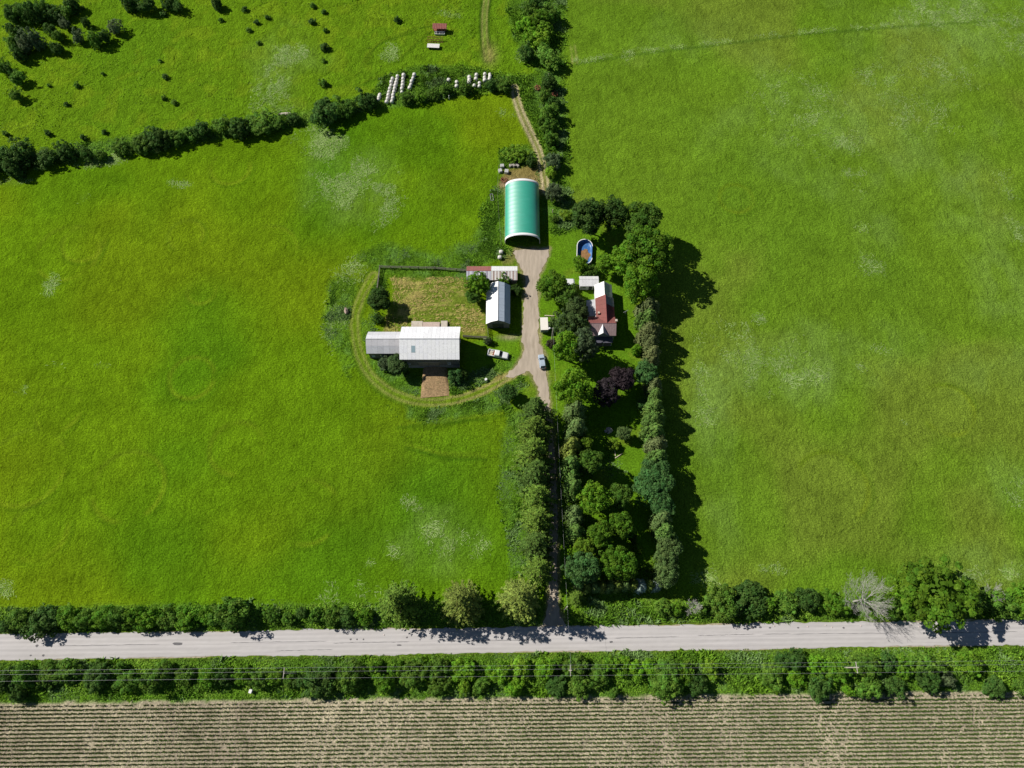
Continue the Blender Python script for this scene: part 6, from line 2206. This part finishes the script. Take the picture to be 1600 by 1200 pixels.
MB().box(-1.6, 1.6, -.5, .5, .2, .28).build('floor', M_CONC, tr_)
for a, b, c_, d_ in ((-1.6, 1.6, -.56, -.502), (-1.6, 1.6, .502, .56), (-1.66, -1.602, -.56, .56), (1.602, 1.66, -.56, .56), (-.05, .05, -.5, .5), (-1.1, -1.0, -.5, .5)):
    MB().box(a, b, c_, d_, .2, .66).build('board', M_TRIM, tr_)
for xx in (-1.4, 1.4):
    MB().box(xx - .08, xx + .08, -.5, .5, 0, .198).build('skid', M_WOOD, tr_)
x, y = G(680, 61.5, .7)
rk_ = thing('slatted_rack', 'dark slatted hay rack above the pale flat wagon', 'hay rack', (x, y, -.03), -.03)
for k in range(11):
    xx = -2.5 + k * .5
    MB().bar((xx, -.5, .15), (xx, .35, 1.3), .08, .08).build('slat', M_RUST, rk_)
for yy, zz in ((-.55, .12), (.40, 1.33), (-.1, .72)):
    MB().bar((-2.6, yy, zz), (2.6, yy, zz), .1, .1).build('rail', M_RUST, rk_)
x, y = G(677, 71, .9)
fl = thing('flat_wagon', 'pale flat deck wagon below the slatted hay rack', 'wagon', (x, y, -.03), -.06)
for k in range(6):
    yy = -.85 + k * .29
    MB().box(-2.0, 2.0, yy, yy + .275, .78, .86).build('deck_board', mat('bleached_boards', (0.66, 0.64, 0.62), .8, noise=.12, bump=.2), fl)
for xx in (-1.4, 1.4):
    MB().box(xx - .07, xx + .07, -.85, .85, .6, .775).build('crossbeam', M_WOOD, fl)
cart_wheels(fl, (-1.3, 1.3), (-.7, .7), .32)

# ------------------------------------------------------------------ odds and ends
def crate(u, v, a, b, h, label, m=M_WOOD, rz=0.1):
    x, y = G(u, v, h)
    c_ = thing('crate', label, 'crate', (x, y, -.03), rz, 'crates by the arched store')
    for z in np.linspace(.05, h - .17, max(2, int(h / .25))):
        for s_ in (-1, 1):
            MB().box(-a / 2, a / 2, s_ * b / 2 - .02, s_ * b / 2 + .02, z, z + .15).build('slat', m, c_)
            MB().box(s_ * a / 2 - .02, s_ * a / 2 + .02, -b / 2 + .03, b / 2 - .03, z, z + .15).build('slat', m, c_)
    n_ = max(2, int(b / .25))
    for k in range(n_):
        yy = -b / 2 + b * k / n_
        MB().box(-a / 2, a / 2, yy + .01, yy + b / n_ - .02, h - .02, h + .02).build('lid_board', m, c_)
    return c_


M_GREYBOARD = mat('grey_boards', (0.46, 0.46, 0.45), .85, noise=.15, bump=.2)
crate(784.5, 258, 1.1, 1.0, .9, 'grey wooden crate, northernmost of the junk beside the store', M_GREYBOARD)
crate(781.5, 265.5, 1.0, 1.1, .8, 'pale crate at the far left of the junk beside the store', M_GREYBOARD, .3)
crate(791.5, 266.5, 1.1, 1.2, .9, 'grey crate with dark shadow, right one of the junk', M_GREYBOARD, -.1)
for k in range(5):
    x, y = G(797 + k * 3, 258.5 - (k % 2) * 1.2, .5)
    o = MB().cbox(0, 0, 0, .55, 1.0, .7 + .1 * (k % 3)).build('stone_block', M_STONE, bevel=.08)
    o.location = (x, y, -.03)
    o.rotation_euler = (0, 0, .15 * k)
    tag(o, '%s grey block from the left in the row north of the arched store' % ordinal(k + 1), 'block', 'grey blocks north of the store')


def implement(u, v, label, rz):
    x, y = G(u, v, .4)
    r_ = thing('rusty_implement', label, 'farm implement', (x, y, -.03), rz)
    for yy in (-.6, 0, .6):
        MB().bar((-.9, yy, .55), (.9, yy, .55), .1, .1).build('beam', M_RUST, r_)
    for xx in (-.8, 0, .8):
        MB().bar((xx, -.75, .65), (xx, .75, .65), .1, .1).build('crossbeam', M_RUST, r_)
    for xx in (-.6, -.2, .2, .6):
        MB().bar((xx, -.6, .5), (xx - .2, -.6, 0), .06, .06).build('tine', M_RUST, r_)
        MB().bar((xx, .6, .5), (xx - .2, .6, 0), .06, .06).build('tine', M_RUST, r_)
    for s_ in (-1, 1):
        MB().tube((0, s_ * .85, .35), (0, s_ * 1.0, .35), .36, n=14).build('wheel', M_RUST, r_)


implement(840, 137, 'red rusty implement in the weeds west of the lane hedge', .3)
implement(867, 147, 'brown rusty implement among the bushes of the lane hedge', 1.1)
implement(787.5, 281, 'rusty frame beside the north end of the arched store', .8)
# trough and other single things
x, y = G(768.5, 308, .4)
o = MB()
o.box(-.35, .35, -1.1, 1.1, .1, .16).box(-.4, -.352, -1.15, 1.15, .1, .55).box(.352, .4, -1.15, 1.15, .1, .55).box(-.35, .35, -1.15, -1.102, .1, .55).box(-.35, .35, 1.102, 1.15, .1, .55)
o = o.build('water_trough', M_GREYBOARD)
o.location = (x, y, -.1)
o.rotation_euler = (0, 0, .15)
tag(o, 'narrow grey trough in the field left of the arched store', 'trough')


def rock(u, v, sx_, sy_, sz_, label, m, seed=1, rz=0.0, name='boulder'):
    rr = random.Random(seed)
    bm = bmesh.new()
    bmesh.ops.create_icosphere(bm, subdivisions=2, radius=1)
    for q in bm.verts:
        q.co *= rr.uniform(.82, 1.12)
        q.co.z = max(q.co.z, -.5)
    me = bpy.data.meshes.new(name)
    bm.to_mesh(me)
    bm.free()
    me.materials.append(m)
    o = bpy.data.objects.new(name, me)
    COL.objects.link(o)
    o.location = (*G(u, v, sz_ * .5), sz_ * .4)
    o.scale = (sx_, sy_, sz_)
    o.rotation_euler = (0, 0, rz)
    if label:
        tag(o, label, 'rock')
    return o


M_PINK = mat('pinkish_stone', (0.42, 0.31, 0.26), .9, noise=.25, scale=1.5, bump=.5)
M_PALESTONE = mat('pale_stone', (0.56, 0.47, 0.44), .9, noise=.25, scale=2, bump=.5)
rock(541, 486, .55, 1.1, .9, 'pinkish boulder beside the track left of the barnyard', M_PINK, 3, .25)
rock(444, 178, 2.1, .55, .5, 'long flat pale stone heap in the gap of the north hedge', M_PALESTONE, 4, .1)
sp_ = thing('stone_pile', 'small pile of pale stones in the shaded garden', 'stone pile', (*G(952, 673), 0))
rr = random.Random(9)
for k in range(22):
    bm_o = rock(952, 673, rr.uniform(.22, .45), rr.uniform(.2, .4), rr.uniform(.18, .32), None, M_PALESTONE, 50 + k, rr.uniform(0, 3), 'stone')
    a, d_ = rr.uniform(0, 6.28), rr.uniform(0, 1.05) ** .7
    bm_o.parent = sp_
    bm_o.location = (math.cos(a) * d_, math.sin(a) * d_ * .8, .15 + .45 * (1.05 - d_) * rr.random())
for p, q, lab in (((961, 716), (972, 709), 'pale bleached log lying in the garden, tilted'), ((960, 702), (961.5, 713), 'thin pale log in the garden, pointing up the lawn')):
    a, b = G(*p), G(*q)
    o = MB().tube((a[0], a[1], .15), (b[0], b[1], .22), .13, .09, 7).build('log', M_PALEWOOD)
    tag(o, lab, 'log')
a, b = G(851, 493.5), G(866, 494)
o = MB().tube((a[0], a[1], .15), (b[0], b[1], .2), .16, .13, 8).build('log', M_PALEWOOD)
tag(o, 'pale log on the lawn edge just above the white box trailer', 'log')
x, y = G(977, 489, 1.0)
cl = thing('clothesline_post', 'grey T shaped clothesline post on the east lawn', 'clothesline post', (x, y, 0), .5)
MB().tube((0, 0, 0), (0, 0, 2.0), .06, n=8).build('post', M_STEEL, cl)
MB().bar((-.8, 0, 2.0), (.8, 0, 2.0), .09, .09).build('crossbar', M_STEEL, cl)
x, y = G(391.5, 1080, .8)
ub = thing('utility_box', 'small white utility box at the edge of the corn', 'utility box', (x, y, 0), -.25)
MB().cbox(0, 0, 0, .55, .75, .95).build('cabinet', M_TRIM, ub, bevel=.04)
MB().cbox(0, 0, .952, .65, .85, .07).build('lid', M_TRIM, ub, bevel=.02)
x, y = G(759.5, 593, .5)
o = thing('white_barrel', 'small white barrel in the weeds beside the loop track', 'barrel', (x, y, -.03))
MB().tube((0, 0, 0), (0, 0, .8), .38, .36, 14).build('drum', M_TRIM, o, bevel=.03)
MB().tube((0, 0, .802), (0, 0, .84), .30, n=14).build('lid', M_TRIM, o)
for u, v, lab in ((701.5, 152, 'small white topped post below the north hedge bushes'), (857, 118, 'pale gate post beside the farm lane'), (863.5, 330, 'pale post right of the arched store by the lane')):
    x, y = G(u, v, .8)
    o = MB().tube((0, 0, 0), (0, 0, 1.6), .14, .11, 8).build('fence_post', M_TRIM if 'white' in lab else M_PALEWOOD)
    o.location = (x, y, -.05)
    tag(o, lab, 'post')
# loose stones on the road edge
for k, (u, v) in enumerate([(1155, 979), (1210, 978), (1262, 979), (1290, 977), (1300, 980), (1345, 978), (1370, 981), (1400, 976), (1436, 979), (600, 992), (655, 990), (700, 989)]):
    o = rock(u, v, .18, .14, .1, '%s loose pale stone from the left along the north road edge' % ordinal(k + 1), M_PALESTONE, 80 + k, k, 'loose_stone')
    o.location.z = .07
